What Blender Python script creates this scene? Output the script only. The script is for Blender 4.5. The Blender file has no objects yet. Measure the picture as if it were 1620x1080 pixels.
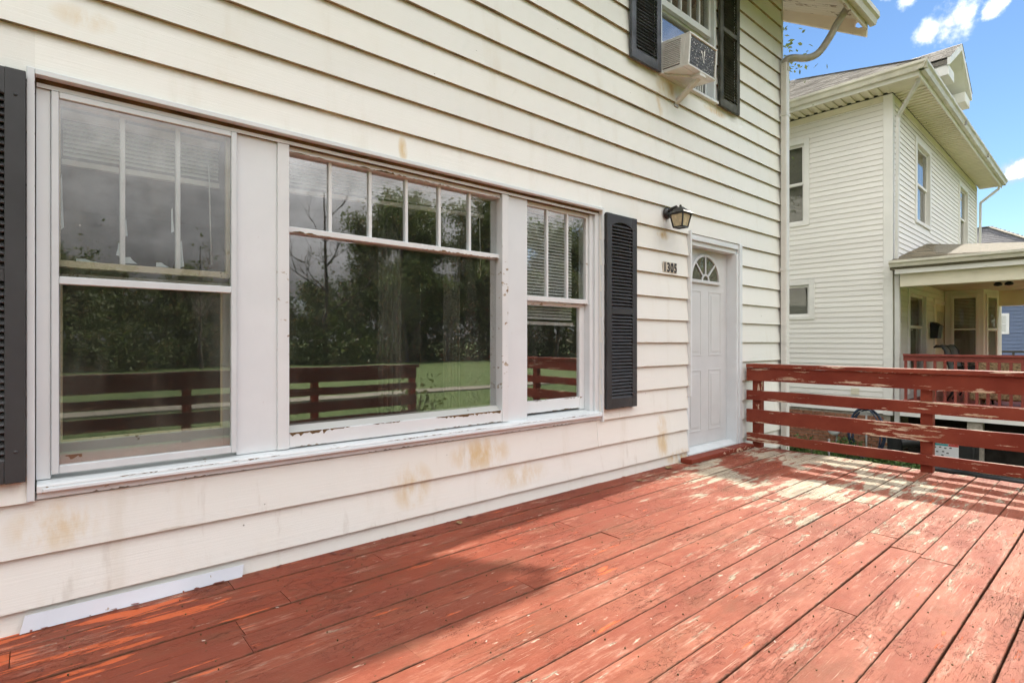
import bpy, bmesh, math, random
from mathutils import Vector, Matrix
R = math.radians
rnd = random.Random(7)
S = bpy.context.scene
COL = S.collection

# ------------------------------------------------------------------ camera
cd = bpy.data.cameras.new('camera'); cam = bpy.data.objects.new('camera', cd); COL.objects.link(cam)
cd.sensor_width = 36.0; cd.sensor_fit = 'HORIZONTAL'; cd.lens = 19.333
cd.clip_start = 0.02; cd.clip_end = 2000
cam.location = (0, -2.933, 1.15); cam.rotation_euler = (R(90), 0, R(-40.882))
S.camera = cam

# ------------------------------------------------------------------ sun, sky, exposure
SUN_EL, SUN_B = R(40.3), R(3.2)          # elevation; azimuth measured from +x towards +y
sv = Vector((math.cos(SUN_EL)*math.cos(SUN_B), math.cos(SUN_EL)*math.sin(SUN_B), math.sin(SUN_EL)))
ld = bpy.data.lights.new('sun', 'SUN'); ld.energy = 3.8; ld.angle = R(0.6); ld.color = (1.0, 0.93, 0.82)
sun = bpy.data.objects.new('sun', ld); COL.objects.link(sun)
sun.rotation_euler = (-sv).to_track_quat('-Z', 'Y').to_euler(); sun.location = (30, 2, 30)

W = bpy.data.worlds.new('World'); S.world = W; W.use_nodes = True
wt = W.node_tree; wt.nodes.clear()
def nn(t, typ, ins=None, **kw):
    n = t.nodes.new(typ)
    for k, v in kw.items(): setattr(n, k, v)
    if ins:
        for k, v in ins.items():
            if isinstance(v, bpy.types.NodeSocket): t.links.new(v, n.inputs[k])
            else: n.inputs[k].default_value = v
    return n
def mth(t, op, a, b=None, c=None, clamp=False):
    ins = {0: a}
    if b is not None: ins[1] = b
    if c is not None: ins[2] = c
    return nn(t, 'ShaderNodeMath', ins, operation=op, use_clamp=clamp).outputs[0]
def vmth(t, op, a, b=None, out=0):
    ins = {0: a}
    if b is not None: ins[1] = b
    return nn(t, 'ShaderNodeVectorMath', ins, operation=op).outputs[out]
def mixc(t, f, a, b, bt='MIX'):
    n = nn(t, 'ShaderNodeMix', data_type='RGBA', blend_type=bt)
    for i, v in ((0, f), (6, a), (7, b)):
        if isinstance(v, bpy.types.NodeSocket): t.links.new(v, n.inputs[i])
        else: n.inputs[i].default_value = v if i == 0 else (*v, 1) if len(v) == 3 else v
    return n.outputs[2]
def mrange(t, v, a, b, c=0.0, d=1.0, smooth=False):
    return nn(t, 'ShaderNodeMapRange', {0: v, 1: a, 2: b, 3: c, 4: d}, interpolation_type='SMOOTHSTEP' if smooth else 'LINEAR').outputs[0]
def noise(t, vec, scale, detail=4.0, rough=0.55, out=0):
    ins = {'Scale': scale, 'Detail': detail, 'Roughness': rough}
    if vec is not None: ins['Vector'] = vec
    return nn(t, 'ShaderNodeTexNoise', ins).outputs[out]
sky = nn(wt, 'ShaderNodeTexSky', sky_type='NISHITA', sun_disc=False, sun_elevation=SUN_EL, sun_rotation=R(90)-SUN_B,
         altitude=200, air_density=1.0, dust_density=0.0, ozone_density=3.0)
skyc = nn(wt, 'ShaderNodeHueSaturation', {'Saturation': 1.06, 'Value': 1.0, 'Color': sky.outputs[0]}).outputs[0]
dirv = nn(wt, 'ShaderNodeTexCoord').outputs['Generated']
sx = nn(wt, 'ShaderNodeSeparateXYZ', {0: dirv})
zc = mth(wt, 'ADD', mth(wt, 'MAXIMUM', sx.outputs[2], 0.0), 0.13)
pp = nn(wt, 'ShaderNodeCombineXYZ', {0: mth(wt, 'DIVIDE', sx.outputs[0], zc), 1: mth(wt, 'DIVIDE', sx.outputs[1], zc), 2: 0.37}).outputs[0]
cn = noise(wt, pp, 0.75, 9.0, 0.6)
swd = mth(wt, 'ADD', mth(wt, 'MULTIPLY', sx.outputs[0], 0.72), mth(wt, 'MULTIPLY', sx.outputs[1], 0.69))
thr = mrange(wt, swd, -0.1, 0.35, 0.27, 0.70)          # the cloud bank that the windows mirror, widened out of view to brighten the house next door, fills the side of the sky away from the sun
bank = mrange(wt, mth(wt, 'SUBTRACT', cn, thr), 0.0, 0.16, 0, 1, True)
fine = noise(wt, dirv, 34.0, 8.0, 0.62)
mask = None
for (x, y, z, r) in [(1.254, .2367, .577, .026), (1.232, .2555, .567, .019), (1.272, .2215, .590, .021), (1.314, .1855, .600, .0125), (1.322, .178, .612, .009), (1.351, .1537, .3105, .019), (1.362, .144, .318, .014), (1.34, .163, .302, .011), (1.20, .283, .625, .013), (1.165, .31, .63, .010)]:
    d = Vector((x, y, z)).normalized()
    dist = vmth(wt, 'DISTANCE', dirv, tuple(d), out=1)
    b = mth(wt, 'SUBTRACT', 1.0, mth(wt, 'DIVIDE', dist, r))
    mask = b if mask is None else mth(wt, 'MAXIMUM', mask, b)
puff = mrange(wt, mth(wt, 'ADD', mask, mth(wt, 'MULTIPLY', mth(wt, 'SUBTRACT', fine, 0.5), 2.8)), -0.15, 1.05, 0, 1, True)
cm = mth(wt, 'MAXIMUM', bank, mth(wt, 'MULTIPLY', puff, 0.97))
cshade = mrange(wt, noise(wt, pp, 1.6, 6.0, 0.55), 0.3, 0.7, 0.62, 1.15)
cshade = mth(wt, 'MULTIPLY', cshade, mrange(wt, fine, 0.35, 0.7, 0.8, 1.1))
cshade = mth(wt, 'MULTIPLY', cshade, mrange(wt, sx.outputs[2], 0.10, 0.70, 0.17, 1.3))   # grey base low down, brighter tops
cshade = mth(wt, 'MAXIMUM', cshade, mth(wt, 'MULTIPLY', puff, mrange(wt, noise(wt, dirv, 60.0, 5.0, 0.6), 0.35, 0.6, 0.52, 0.95)))
CLOUD = 17.5
ccol = nn(wt, 'ShaderNodeVectorMath', {0: (CLOUD*0.985, CLOUD*0.985, CLOUD*0.985), 3: cshade}, operation='SCALE').outputs[0]
wcol = mixc(wt, cm, skyc, ccol)
bg = nn(wt, 'ShaderNodeBackground', {'Color': wcol, 'Strength': 0.08})
wo = nn(wt, 'ShaderNodeOutputWorld'); wt.links.new(bg.outputs[0], wo.inputs[0])

S.view_settings.view_transform = 'Standard'; S.view_settings.look = 'None'
S.view_settings.exposure = 0.93; S.view_settings.gamma = 1.0; S.view_settings.use_curve_mapping = False
S.render.engine = 'CYCLES'
S.cycles.max_bounces = 6; S.cycles.diffuse_bounces = 3; S.cycles.glossy_bounces = 3; S.cycles.transparent_max_bounces = 12
W.cycles.sampling_method = 'MANUAL'; W.cycles.sample_map_resolution = 512
S.cycles.use_light_tree = False; S.cycles.use_adaptive_sampling = True; S.cycles.adaptive_threshold = 0.04; S.cycles.adaptive_min_samples = 12
S.cycles.sample_clamp_indirect = 6.0; S.cycles.use_denoising = True
S.cycles.caustics_reflective = False; S.cycles.caustics_refractive = False

# ------------------------------------------------------------------ mesh helpers
def tag(o, label=None, cat=None, group=None, kind=None):
    if label: o['label'] = label
    if cat: o['category'] = cat
    if group: o['group'] = group
    if kind: o['kind'] = kind
    return o
def empty(name, loc, rz=0.0, label=None, cat=None, group=None):
    o = bpy.data.objects.new(name, None); COL.objects.link(o); o.location = loc; o.rotation_euler = (0, 0, rz)
    o.empty_display_size = 0.1
    return tag(o, label, cat, group)
def put(name, me, parent=None, loc=(0, 0, 0), rot=(0, 0, 0), scale=None):
    o = bpy.data.objects.new(name, me); COL.objects.link(o); o.parent = parent; o.location = loc; o.rotation_euler = rot
    if scale: o.scale = scale
    return o
def org(parent):
    v = Vector((0, 0, 0))
    while parent is not None: v = v + Vector(parent.location); parent = parent.parent
    return v
class MB:
    def __init__(s): s.v = []; s.f = []; s.m = []; s.sm = []
    def face(s, idx, m=0, sm=False): s.f.append(tuple(idx)); s.m.append(m); s.sm.append(sm)
    def box(s, x0, x1, y0, y1, z0, z1, m=0, mb=None):
        b = len(s.v)
        s.v += [(x0, y0, z0), (x1, y0, z0), (x1, y1, z0), (x0, y1, z0), (x0, y0, z1), (x1, y0, z1), (x1, y1, z1), (x0, y1, z1)]
        for q in ((0, 3, 2, 1), (4, 5, 6, 7), (0, 1, 5, 4), (1, 2, 6, 5), (2, 3, 7, 6), (3, 0, 4, 7)):
            s.face([b+i for i in q], mb if (mb is not None and q == (0, 3, 2, 1)) else m)
        return s
    def prism(s, poly, axis, a, b, m=0):
        # poly of 2d points swept from a to b along the axis
        k = len(s.v); n = len(poly)
        for c in (a, b):
            for (p, q) in poly:
                s.v.append((c, p, q) if axis == 'x' else (p, c, q) if axis == 'y' else (p, q, c))
        s.face([k+i for i in range(n)][::-1], m); s.face([k+n+i for i in range(n)], m)
        for i in range(n):
            j = (i+1) % n; s.face((k+i, k+j, k+n+j, k+n+i), m)
        return s
    def quad(s, *pts, m=0):
        b = len(s.v); s.v += [tuple(p) for p in pts]; s.face(range(b, b+len(pts)), m); return s
    def tube(s, pts, r, n=8, m=0, cap=True, smooth=True):
        pts = [Vector(p) for p in pts]; k = len(pts)
        rs = r if isinstance(r, (list, tuple)) else [r]*k
        up = None; b = len(s.v)
        for i, p in enumerate(pts):
            d = (pts[min(i+1, k-1)] - pts[max(i-1, 0)])
            d = d.normalized() if d.length > 1e-9 else Vector((0, 0, 1))
            if up is None:
                up = Vector((0, 0, 1)) if abs(d.z) < .9 else Vector((1, 0, 0))
            e1 = d.cross(up).normalized(); e2 = e1.cross(d).normalized(); up = e2
            for j in range(n):
                a = 2*math.pi*j/n
                s.v.append(tuple(p + (e1*math.cos(a) + e2*math.sin(a))*rs[i]))
        for i in range(k-1):
            for j in range(n):
                j2 = (j+1) % n
                s.face((b+i*n+j, b+i*n+j2, b+(i+1)*n+j2, b+(i+1)*n+j), m, smooth)
        if cap:
            s.face([b+j for j in range(n)], m); s.face([b+(k-1)*n+j for j in range(n)][::-1], m)
        return s
    def bar(s, p, q, w, h, m=0):
        p = Vector(p); q = Vector(q); d = (q-p).normalized()
        up = Vector((0, 0, 1)) if abs(d.z) < .95 else Vector((1, 0, 0))
        e1 = d.cross(up).normalized()*w/2; e2 = e1.cross(d).normalized()*h/2; b = len(s.v)
        for c in (p, q):
            for (i, j) in ((-1, -1), (1, -1), (1, 1), (-1, 1)): s.v.append(tuple(c + e1*i + e2*j))
        for f in ((0, 1, 2, 3), (7, 6, 5, 4), (0, 4, 5, 1), (1, 5, 6, 2), (2, 6, 7, 3), (3, 7, 4, 0)): s.face([b+i for i in f], m)
        return s
    def lathe(s, prof, c, n=16, m=0):
        b = len(s.v)
        for (r, z) in prof:
            for j in range(n):
                a = 2*math.pi*j/n; s.v.append((c[0]+r*math.cos(a), c[1]+r*math.sin(a), c[2]+z))
        for i in range(len(prof)-1):
            for j in range(n):
                j2 = (j+1) % n; s.face((b+i*n+j, b+i*n+j2, b+(i+1)*n+j2, b+(i+1)*n+j), m, True)
        return s
    def mesh(s, mats, off=(0, 0, 0), name='mesh', fix=True):
        me = bpy.data.meshes.new(name); ox, oy, oz = off
        me.from_pydata([(x-ox, y-oy, z-oz) for x, y, z in s.v], [], s.f)
        for mt in (mats if isinstance(mats, (list, tuple)) else [mats]): me.materials.append(mt)
        me.polygons.foreach_set('material_index', s.m); me.polygons.foreach_set('use_smooth', s.sm)
        if fix:
            bm = bmesh.new(); bm.from_mesh(me); bmesh.ops.recalc_face_normals(bm, faces=bm.faces); bm.to_mesh(me); bm.free()
        me.update(); return me
    def build(s, name, mats, parent=None, local=False, bev=0.0, fix=True):
        off = (0, 0, 0) if (local or parent is None) else org(parent)
        o = put(name, s.mesh(mats, off, name, fix), parent)
        if bev: bevel(o, bev)
        return o
def bevel(o, w, seg=1):
    b = o.modifiers.new('bevel', 'BEVEL'); b.width = w; b.segments = seg; b.limit_method = 'ANGLE'
    return o
def box(name, mats, parent, *d, bev=0.0, local=False):
    return MB().box(*d).build(name, mats, parent, local, bev)
def tree_copy(o, loc, rz=None, parent=None, label=None):
    c = o.copy(); COL.objects.link(c)
    if parent is not None: c.parent = parent
    if loc is not None: c.location = loc
    if rz is not None: c.rotation_euler = (0, 0, rz)
    if label: c['label'] = label
    for ch in list(o.children):
        d = ch.copy(); COL.objects.link(d); d.parent = c
        for g in list(ch.children):
            e = g.copy(); COL.objects.link(e); e.parent = d
    return c

# ------------------------------------------------------------------ materials
def newmat(name, col=(.5, .5, .5), rough=0.6, metal=0.0, spec=None):
    m = bpy.data.materials.new(name); m.use_nodes = True; t = m.node_tree
    b = t.nodes['Principled BSDF']; b.inputs['Base Color'].default_value = (*col, 1)
    b.inputs['Roughness'].default_value = rough; b.inputs['Metallic'].default_value = metal
    if spec is not None: b.inputs['Specular IOR Level'].default_value = spec
    return m, t, b
def pos(t): return nn(t, 'ShaderNodeNewGeometry').outputs['Position']
def objc(t): return nn(t, 'ShaderNodeTexCoord').outputs['Object']
def orand(t): return nn(t, 'ShaderNodeObjectInfo').outputs['Random']
def scaled(t, v, s): return vmth(t, 'MULTIPLY', v, s)
def shifted(t, v):
    r = orand(t); c = nn(t, 'ShaderNodeCombineXYZ', {0: mth(t, 'MULTIPLY', r, 37.0), 1: mth(t, 'MULTIPLY', r, 91.0), 2: mth(t, 'MULTIPLY', r, 53.0)}).outputs[0]
    return vmth(t, 'ADD', v, c)
def bump(t, b, h, strength=0.3, dist=0.005):
    n = nn(t, 'ShaderNodeBump', {'Height': h, 'Strength': strength, 'Distance': dist}); t.links.new(n.outputs[0], b.inputs['Normal'])
def simple(name, col, rough=0.6, var=0.12, scale=8.0, bmp=0.15, metal=0.0, spec=None, bscale=None, stretch=None, dist=0.004):
    m, t, b = newmat(name, col, rough, metal, spec)
    v = shifted(t, objc(t))
    if stretch: v = scaled(t, v, stretch)
    n = noise(t, v, scale, 6.0, 0.6)
    lo = tuple(c*(1-var*1.6) for c in col); hi = tuple(min(1, c*(1+var)) for c in col)
    t.links.new(mixc(t, mrange(t, n, 0.3, 0.7), lo, hi), b.inputs['Base Color'])
    t.links.new(mrange(t, n, 0.3, 0.7, min(1, rough+.08), max(0.05, rough-.08)), b.inputs['Roughness'])
    if bmp: bump(t, b, noise(t, v, bscale or scale*5, 5.0, 0.6), bmp, dist)
    return m

def siding_mat(name, col, axis='x', spots=(), streak=0.5, dirt=(0.50, 0.42, 0.27), speck=0.5, grain=0.25):
    m, t, b = newmat(name, col, 0.55)
    p = pos(t); r = orand(t)
    pv = shifted(t, p)
    st = (6.0, 6.0, 0.8)
    n1 = noise(t, scaled(t, p, st), 1.0, 6.0, 0.62)
    n2 = noise(t, p, 0.9, 5.0, 0.6)
    c = mixc(t, mrange(t, r, 0, 1, 0.0, 1.0), tuple(x*.955 for x in col), tuple(min(.9, x*1.03) for x in col))
    c = mixc(t, mth(t, 'MULTIPLY', mrange(t, n1, 0.52, 0.78, 0, 1, True), 0.30*streak), c, dirt)
    c = mixc(t, mth(t, 'MULTIPLY', mrange(t, n2, 0.5, 0.75, 0, 1, True), 0.22*streak), c, tuple(x*y for x, y in zip(col, (.9, .82, .68))))
    if spots:
        sp = nn(t, 'ShaderNodeSeparateXYZ', {0: p}); tot = None
        sn = noise(t, scaled(t, p, (9, 9, 3.5)), 1.0, 6.0, 0.65)
        for (x, z, rx, rz, k) in spots:
            k = min(1.0, k*1.45)
            a = mth(t, 'POWER', mth(t, 'ABSOLUTE', mth(t, 'DIVIDE', mth(t, 'SUBTRACT', sp.outputs[0], x), rx)), 2.0)
            e = mth(t, 'POWER', mth(t, 'ABSOLUTE', mth(t, 'DIVIDE', mth(t, 'SUBTRACT', sp.outputs[2], z), rz)), 2.0)
            g = mth(t, 'MULTIPLY', mth(t, 'SUBTRACT', 1.0, mth(t, 'ADD', a, e), clamp=True), k)
            tot = g if tot is None else mth(t, 'MAXIMUM', tot, g)
        f = mth(t, 'MULTIPLY', tot, mrange(t, sn, 0.36, 0.62, 0.0, 1.0, True), clamp=True)
        c = mixc(t, f, c, (0.60, 0.41, 0.14))
    vo = nn(t, 'ShaderNodeTexVoronoi', {'Vector': p, 'Scale': 9.0}, feature='F1')
    dot = mth(t, 'LESS_THAN', vo.outputs['Distance'], mrange(t, nn(t, 'ShaderNodeSeparateColor', {0: vo.outputs['Color']}).outputs[0], 0.55, 1.0, 0.0, 0.045))
    c = mixc(t, mth(t, 'MULTIPLY', dot, speck), c, (0.10, 0.075, 0.05))
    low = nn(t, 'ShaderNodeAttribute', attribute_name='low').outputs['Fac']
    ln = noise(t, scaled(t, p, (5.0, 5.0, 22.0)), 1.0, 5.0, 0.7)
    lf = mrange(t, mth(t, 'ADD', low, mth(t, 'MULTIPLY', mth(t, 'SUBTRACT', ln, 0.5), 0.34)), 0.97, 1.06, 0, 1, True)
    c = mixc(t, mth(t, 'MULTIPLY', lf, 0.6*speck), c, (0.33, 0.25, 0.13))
    zz = nn(t, 'ShaderNodeSeparateXYZ', {0: p}).outputs[2]
    v2 = nn(t, 'ShaderNodeTexVoronoi', {'Vector': p, 'Scale': 26.0}, feature='F1')
    d2 = mth(t, 'LESS_THAN', v2.outputs['Distance'], mrange(t, nn(t, 'ShaderNodeSeparateColor', {0: v2.outputs['Color']}).outputs[1], 0.72, 1.0, 0.0, 0.10))
    sl_ = noise(t, scaled(t, p, (14.0, 14.0, 2.2)), 1.0, 4.0, 0.6)
    c = mixc(t, mth(t, 'MULTIPLY', mth(t, 'MULTIPLY', d2, mrange(t, zz, 0.75, 0.15, 0.0, 0.8)), speck*1.4), c, (0.16, 0.10, 0.06))
    c = mixc(t, mth(t, 'MULTIPLY', mth(t, 'MULTIPLY', mrange(t, sl_, 0.60, 0.72, 0, 1, True), mrange(t, zz, 1.1, 0.1, 0.0, 0.30)), speck*1.2), c, (0.40, 0.34, 0.26))
    t.links.new(c, b.inputs['Base Color'])
    gs = (2.5, 2.5, 130.0)
    g1 = noise(t, scaled(t, pv, gs), 1.0, 4.0, 0.6)
    bump(t, b, mth(t, 'ADD', mth(t, 'MULTIPLY', g1, 0.6), noise(t, pv, 2.2, 3.0)), grain, 0.006)
    return m

def peel_mat(name, col, chip=(0.16, 0.11, 0.07), amount=0.5, stretch=(1, 1, 1), scale=5.0, rough=0.5, under=None):
    # old brush paint with chips flaked off
    m, t, b = newmat(name, col, rough)
    p = shifted(t, pos(t)); pv = scaled(t, p, stretch)
    n = noise(t, pv, scale, 9.0, 0.68)
    big = noise(t, p, 1.1, 3.0, 0.5)
    thr = mrange(t, big, 0.35, 0.7, 0.78 - .10*amount, 0.66 - .12*amount)
    f = mrange(t, mth(t, 'SUBTRACT', n, thr), 0.0, 0.012, 0, 1)
    base = mixc(t, mrange(t, noise(t, p, 3.0, 5.0), 0.35, 0.7), tuple(x*.93 for x in col), col)
    if under:
        ch = mixc(t, mrange(t, noise(t, pv, scale*2.3, 4.0), 0.45, 0.55, 0, 1, True), chip, under)
    else: ch = chip
    t.links.new(mixc(t, f, base, ch), b.inputs['Base Color'])
    hgt = mth(t, 'SUBTRACT', mth(t, 'MULTIPLY', noise(t, pv, 40.0, 4.0, 0.6), 0.3), f)
    bump(t, b, hgt, 0.35, 0.004)
    return m

def deck_mat():
    m, t, b = newmat('deck_paint', (0.3, 0.08, 0.05), 0.7, spec=0.18)
    p = pos(t); sp = nn(t, 'ShaderNodeSeparateXYZ', {0: p}); X, Y = sp.outputs[0], sp.outputs[1]
    r = orand(t); q = shifted(t, p)
    # coat: deep red, sun-faded pinkish red in big soft patches, a little different on each board
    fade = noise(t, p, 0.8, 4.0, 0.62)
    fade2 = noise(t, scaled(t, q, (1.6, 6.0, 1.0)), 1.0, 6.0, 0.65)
    out = mrange(t, mth(t, 'ADD', Y, mth(t, 'MULTIPLY', mth(t, 'SUBTRACT', fade, 0.5), 1.4)), -0.45, -1.35, 0, 1, True)   # bleached where no eave shelters it; deep red inside also paints the wall's shade
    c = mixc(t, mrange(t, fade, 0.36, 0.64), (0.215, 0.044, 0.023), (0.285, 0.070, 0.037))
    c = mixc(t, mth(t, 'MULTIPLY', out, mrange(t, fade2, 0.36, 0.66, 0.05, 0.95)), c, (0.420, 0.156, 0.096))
    c = mixc(t, mth(t, 'MULTIPLY', mrange(t, r, 0.25, 1.0), 0.48), c, (0.235, 0.066, 0.042))
    # grime: brownish film
    gr = noise(t, scaled(t, p, (1.3, 3.0, 1)), 1.6, 6.0, 0.72)
    c = mixc(t, mth(t, 'MULTIPLY', mrange(t, gr, 0.47, 0.70, 0, 1, True), 0.6), c, (0.190, 0.080, 0.044))
    mot = noise(t, scaled(t, q, (14.0, 26.0, 1)), 1.0, 5.0, 0.7)
    c = mixc(t, mth(t, 'MULTIPLY', mrange(t, mot, 0.40, 0.66), 0.34), c, (0.20, 0.052, 0.030))
    # older bright orange coat scratched open near the wall on the left
    left = mth(t, 'MULTIPLY', mrange(t, X, 1.0, 0.1, 0, 1, True), mrange(t, Y, -0.85, -0.25, 0, 1, True))
    on = noise(t, scaled(t, q, (2.2, 17.0, 1)), 1.0, 8.0, 0.62)
    of = mrange(t, mth(t, 'ADD', on, mth(t, 'MULTIPLY', left, 0.16)), 0.655, 0.675)
    c = mixc(t, of, c, (0.62, 0.135, 0.050))
    # bare wood
    wearA = mth(t, 'MULTIPLY', mrange(t, X, 3.3, 4.6, 0, 1, True), mrange(t, Y, -2.35, -1.2, 0, 1, True))
    wear = mth(t, 'MULTIPLY', wearA, mrange(t, noise(t, p, 1.5, 4.0, 0.55), 0.38, 0.6, 0.1, 1.0, True))
    far = mth(t, 'MULTIPLY', mrange(t, Y, -0.7, -1.6, 0, 1, True), mrange(t, X, 0.6, 4.2, 0.035, 0.060, True))
    wn = noise(t, scaled(t, q, (2.6, 13.0, 1)), 1.0, 7.0, 0.66)
    wsc = mth(t, 'ADD', mth(t, 'ADD', wn, mth(t, 'MULTIPLY', wear, 0.30)), far)
    grain = noise(t, scaled(t, q, (3.0, 120.0, 1)), 1.0, 5.0, 0.6)
    scuff = noise(t, scaled(t, q, (11.0, 70.0, 1)), 1.0, 5.0, 0.7)
    wsc = mth(t, 'ADD', wsc, mth(t, 'MULTIPLY', mth(t, 'SUBTRACT', scuff, 0.5), 0.16))
    wf = mth(t, 'MULTIPLY', mrange(t, wsc, 0.672, 0.700), 0.92)
    thin = mth(t, 'MULTIPLY', mrange(t, wsc, 0.565, 0.67), mrange(t, scuff, 0.40, 0.60))
    wood = mixc(t, mrange(t, grain, 0.35, 0.68), (0.33, 0.27, 0.185), (0.66, 0.585, 0.455))
    wood = mixc(t, mth(t, 'MULTIPLY', mrange(t, noise(t, q, 6.0, 5.0), 0.45, 0.68, 0, 1, True), 0.6), wood, (0.33, 0.30, 0.245))
    # small flakes everywhere: pale grey-pink specks, and fine lines where the grain has come through
    fn = noise(t, scaled(t, q, (9.0, 34.0, 1)), 1.0, 6.0, 0.6)
    fcl = mrange(t, noise(t, p, 2.3, 3.0), 0.42, 0.58, 0, 1, True)
    ff = mth(t, 'MULTIPLY', mrange(t, fn, 0.665, 0.685), fcl)
    gl = mth(t, 'MULTIPLY', mrange(t, noise(t, scaled(t, q, (5.0, 150.0, 1)), 1.0, 3.0, 0.6), 0.63, 0.68), mrange(t, noise(t, p, 1.7, 4.0, .6), 0.46, 0.60, 0, 0.8, True))
    c = mixc(t, mth(t, 'MULTIPLY', thin, 0.6), c, (0.52, 0.285, 0.205))
    c = mixc(t, mth(t, 'MULTIPLY', gl, mrange(t, Y, -0.5, -1.1)), c, (0.50, 0.33, 0.24))
    c = mixc(t, ff, c, (0.55, 0.39, 0.30))
    c = mixc(t, wf, c, wood)
    # hairline checks along the grain
    cr = noise(t, scaled(t, q, (2.3, 30.0, 1)), 1.0, 6.0, 0.7)
    crk = mth(t, 'MULTIPLY', mrange(t, mth(t, 'ABSOLUTE', mth(t, 'SUBTRACT', cr, 0.5)), 0.0, 0.007, 1.0, 0.0),
              mrange(t, noise(t, q, 1.9, 4.0), 0.50, 0.62, 0, 1, True))
    wav = noise(t, scaled(t, q, (7.0, 11.0, 1)), 1.0, 6.0, 0.75)
    crk2 = mth(t, 'MULTIPLY', mrange(t, mth(t, 'ABSOLUTE', mth(t, 'SUBTRACT', wav, 0.5)), 0.0, 0.006, 1.0, 0.0),
               mrange(t, noise(t, p, 1.3, 4.0), 0.52, 0.62, 0, 1, True))
    crk = mth(t, 'MAXIMUM', crk, crk2)
    c = mixc(t, mth(t, 'MULTIPLY', crk, 0.75), c, (0.075, 0.035, 0.022))
    # black-green soil packed in along the seams (board edges, from the board's own width coordinate)
    at = nn(t, 'ShaderNodeAttribute', attribute_name='edge').outputs['Fac']
    sn = noise(t, q, 22.0, 5.0, 0.65)
    ed = mrange(t, mth(t, 'ADD', at, mth(t, 'MULTIPLY', mth(t, 'SUBTRACT', sn, 0.5), 0.9)), 0.74, 1.10, 0, 1, True)
    c = mixc(t, mth(t, 'MULTIPLY', ed, 0.8), c, (0.085, 0.048, 0.028))
    t.links.new(c, b.inputs['Base Color'])
    t.links.new(mixc(t, wf, (.68, .68, .68), (.9, .9, .9)), b.inputs['Roughness'])
    h = mth(t, 'ADD', mth(t, 'MULTIPLY', grain, 0.5), mth(t, 'MULTIPLY', noise(t, q, 60.0, 5.0, 0.65), 0.45))
    h = mth(t, 'SUBTRACT', h, mth(t, 'ADD', mth(t, 'MULTIPLY', wf, 0.8), mth(t, 'MULTIPLY', crk, 1.2)))
    h = mth(t, 'SUBTRACT', h, mth(t, 'MULTIPLY', of, 0.4))
    bump(t, b, h, 0.8, 0.005)
    return m

def rail_mat(name, along='y'):
    m, t, b = newmat(name, (0.2, 0.045, 0.03), 0.6, spec=0.2)
    p = pos(t); q = shifted(t, p)
    st = (20.0, 3.4, 36.0) if along == 'y' else (3.4, 20.0, 36.0) if along == 'x' else (9.0, 9.0, 2.2)
    col = mixc(t, mrange(t, noise(t, q, 2.2, 6.0, .6), .35, .65), (0.180, 0.032, 0.018), (0.250, 0.056, 0.031))
    n = noise(t, scaled(t, q, st), 1.0, 9.0, 0.66)
    big = noise(t, scaled(t, q, (1, 1, 1.5)), 1.5, 4.0, 0.5)
    at = nn(t, 'ShaderNodeAttribute', attribute_name='edge').outputs['Fac']
    f = mrange(t, mth(t, 'ADD', mth(t, 'ADD', n, mth(t, 'MULTIPLY', mth(t, 'SUBTRACT', big, 0.5), 0.50)), mth(t, 'MULTIPLY', at, 0.065)), 0.650, 0.668)
    wood = mixc(t, mrange(t, noise(t, scaled(t, q, (60, 3, 160) if along == 'y' else (3, 60, 160)), 1.0, 4.0), .4, .65), (0.50, 0.36, 0.23), (0.78, 0.66, 0.52))
    if along == 'x': col = mixc(t, 0.88, col, (0.060, 0.036, 0.028)); f = mth(t, 'MULTIPLY', f, 0.4)
    t.links.new(mixc(t, f, col, wood), b.inputs['Base Color'])
    bump(t, b, mth(t, 'SUBTRACT', mth(t, 'MULTIPLY', noise(t, scaled(t, q, st), 4.0, 4.0), 0.4), f), 0.4, 0.004)
    return m

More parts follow.
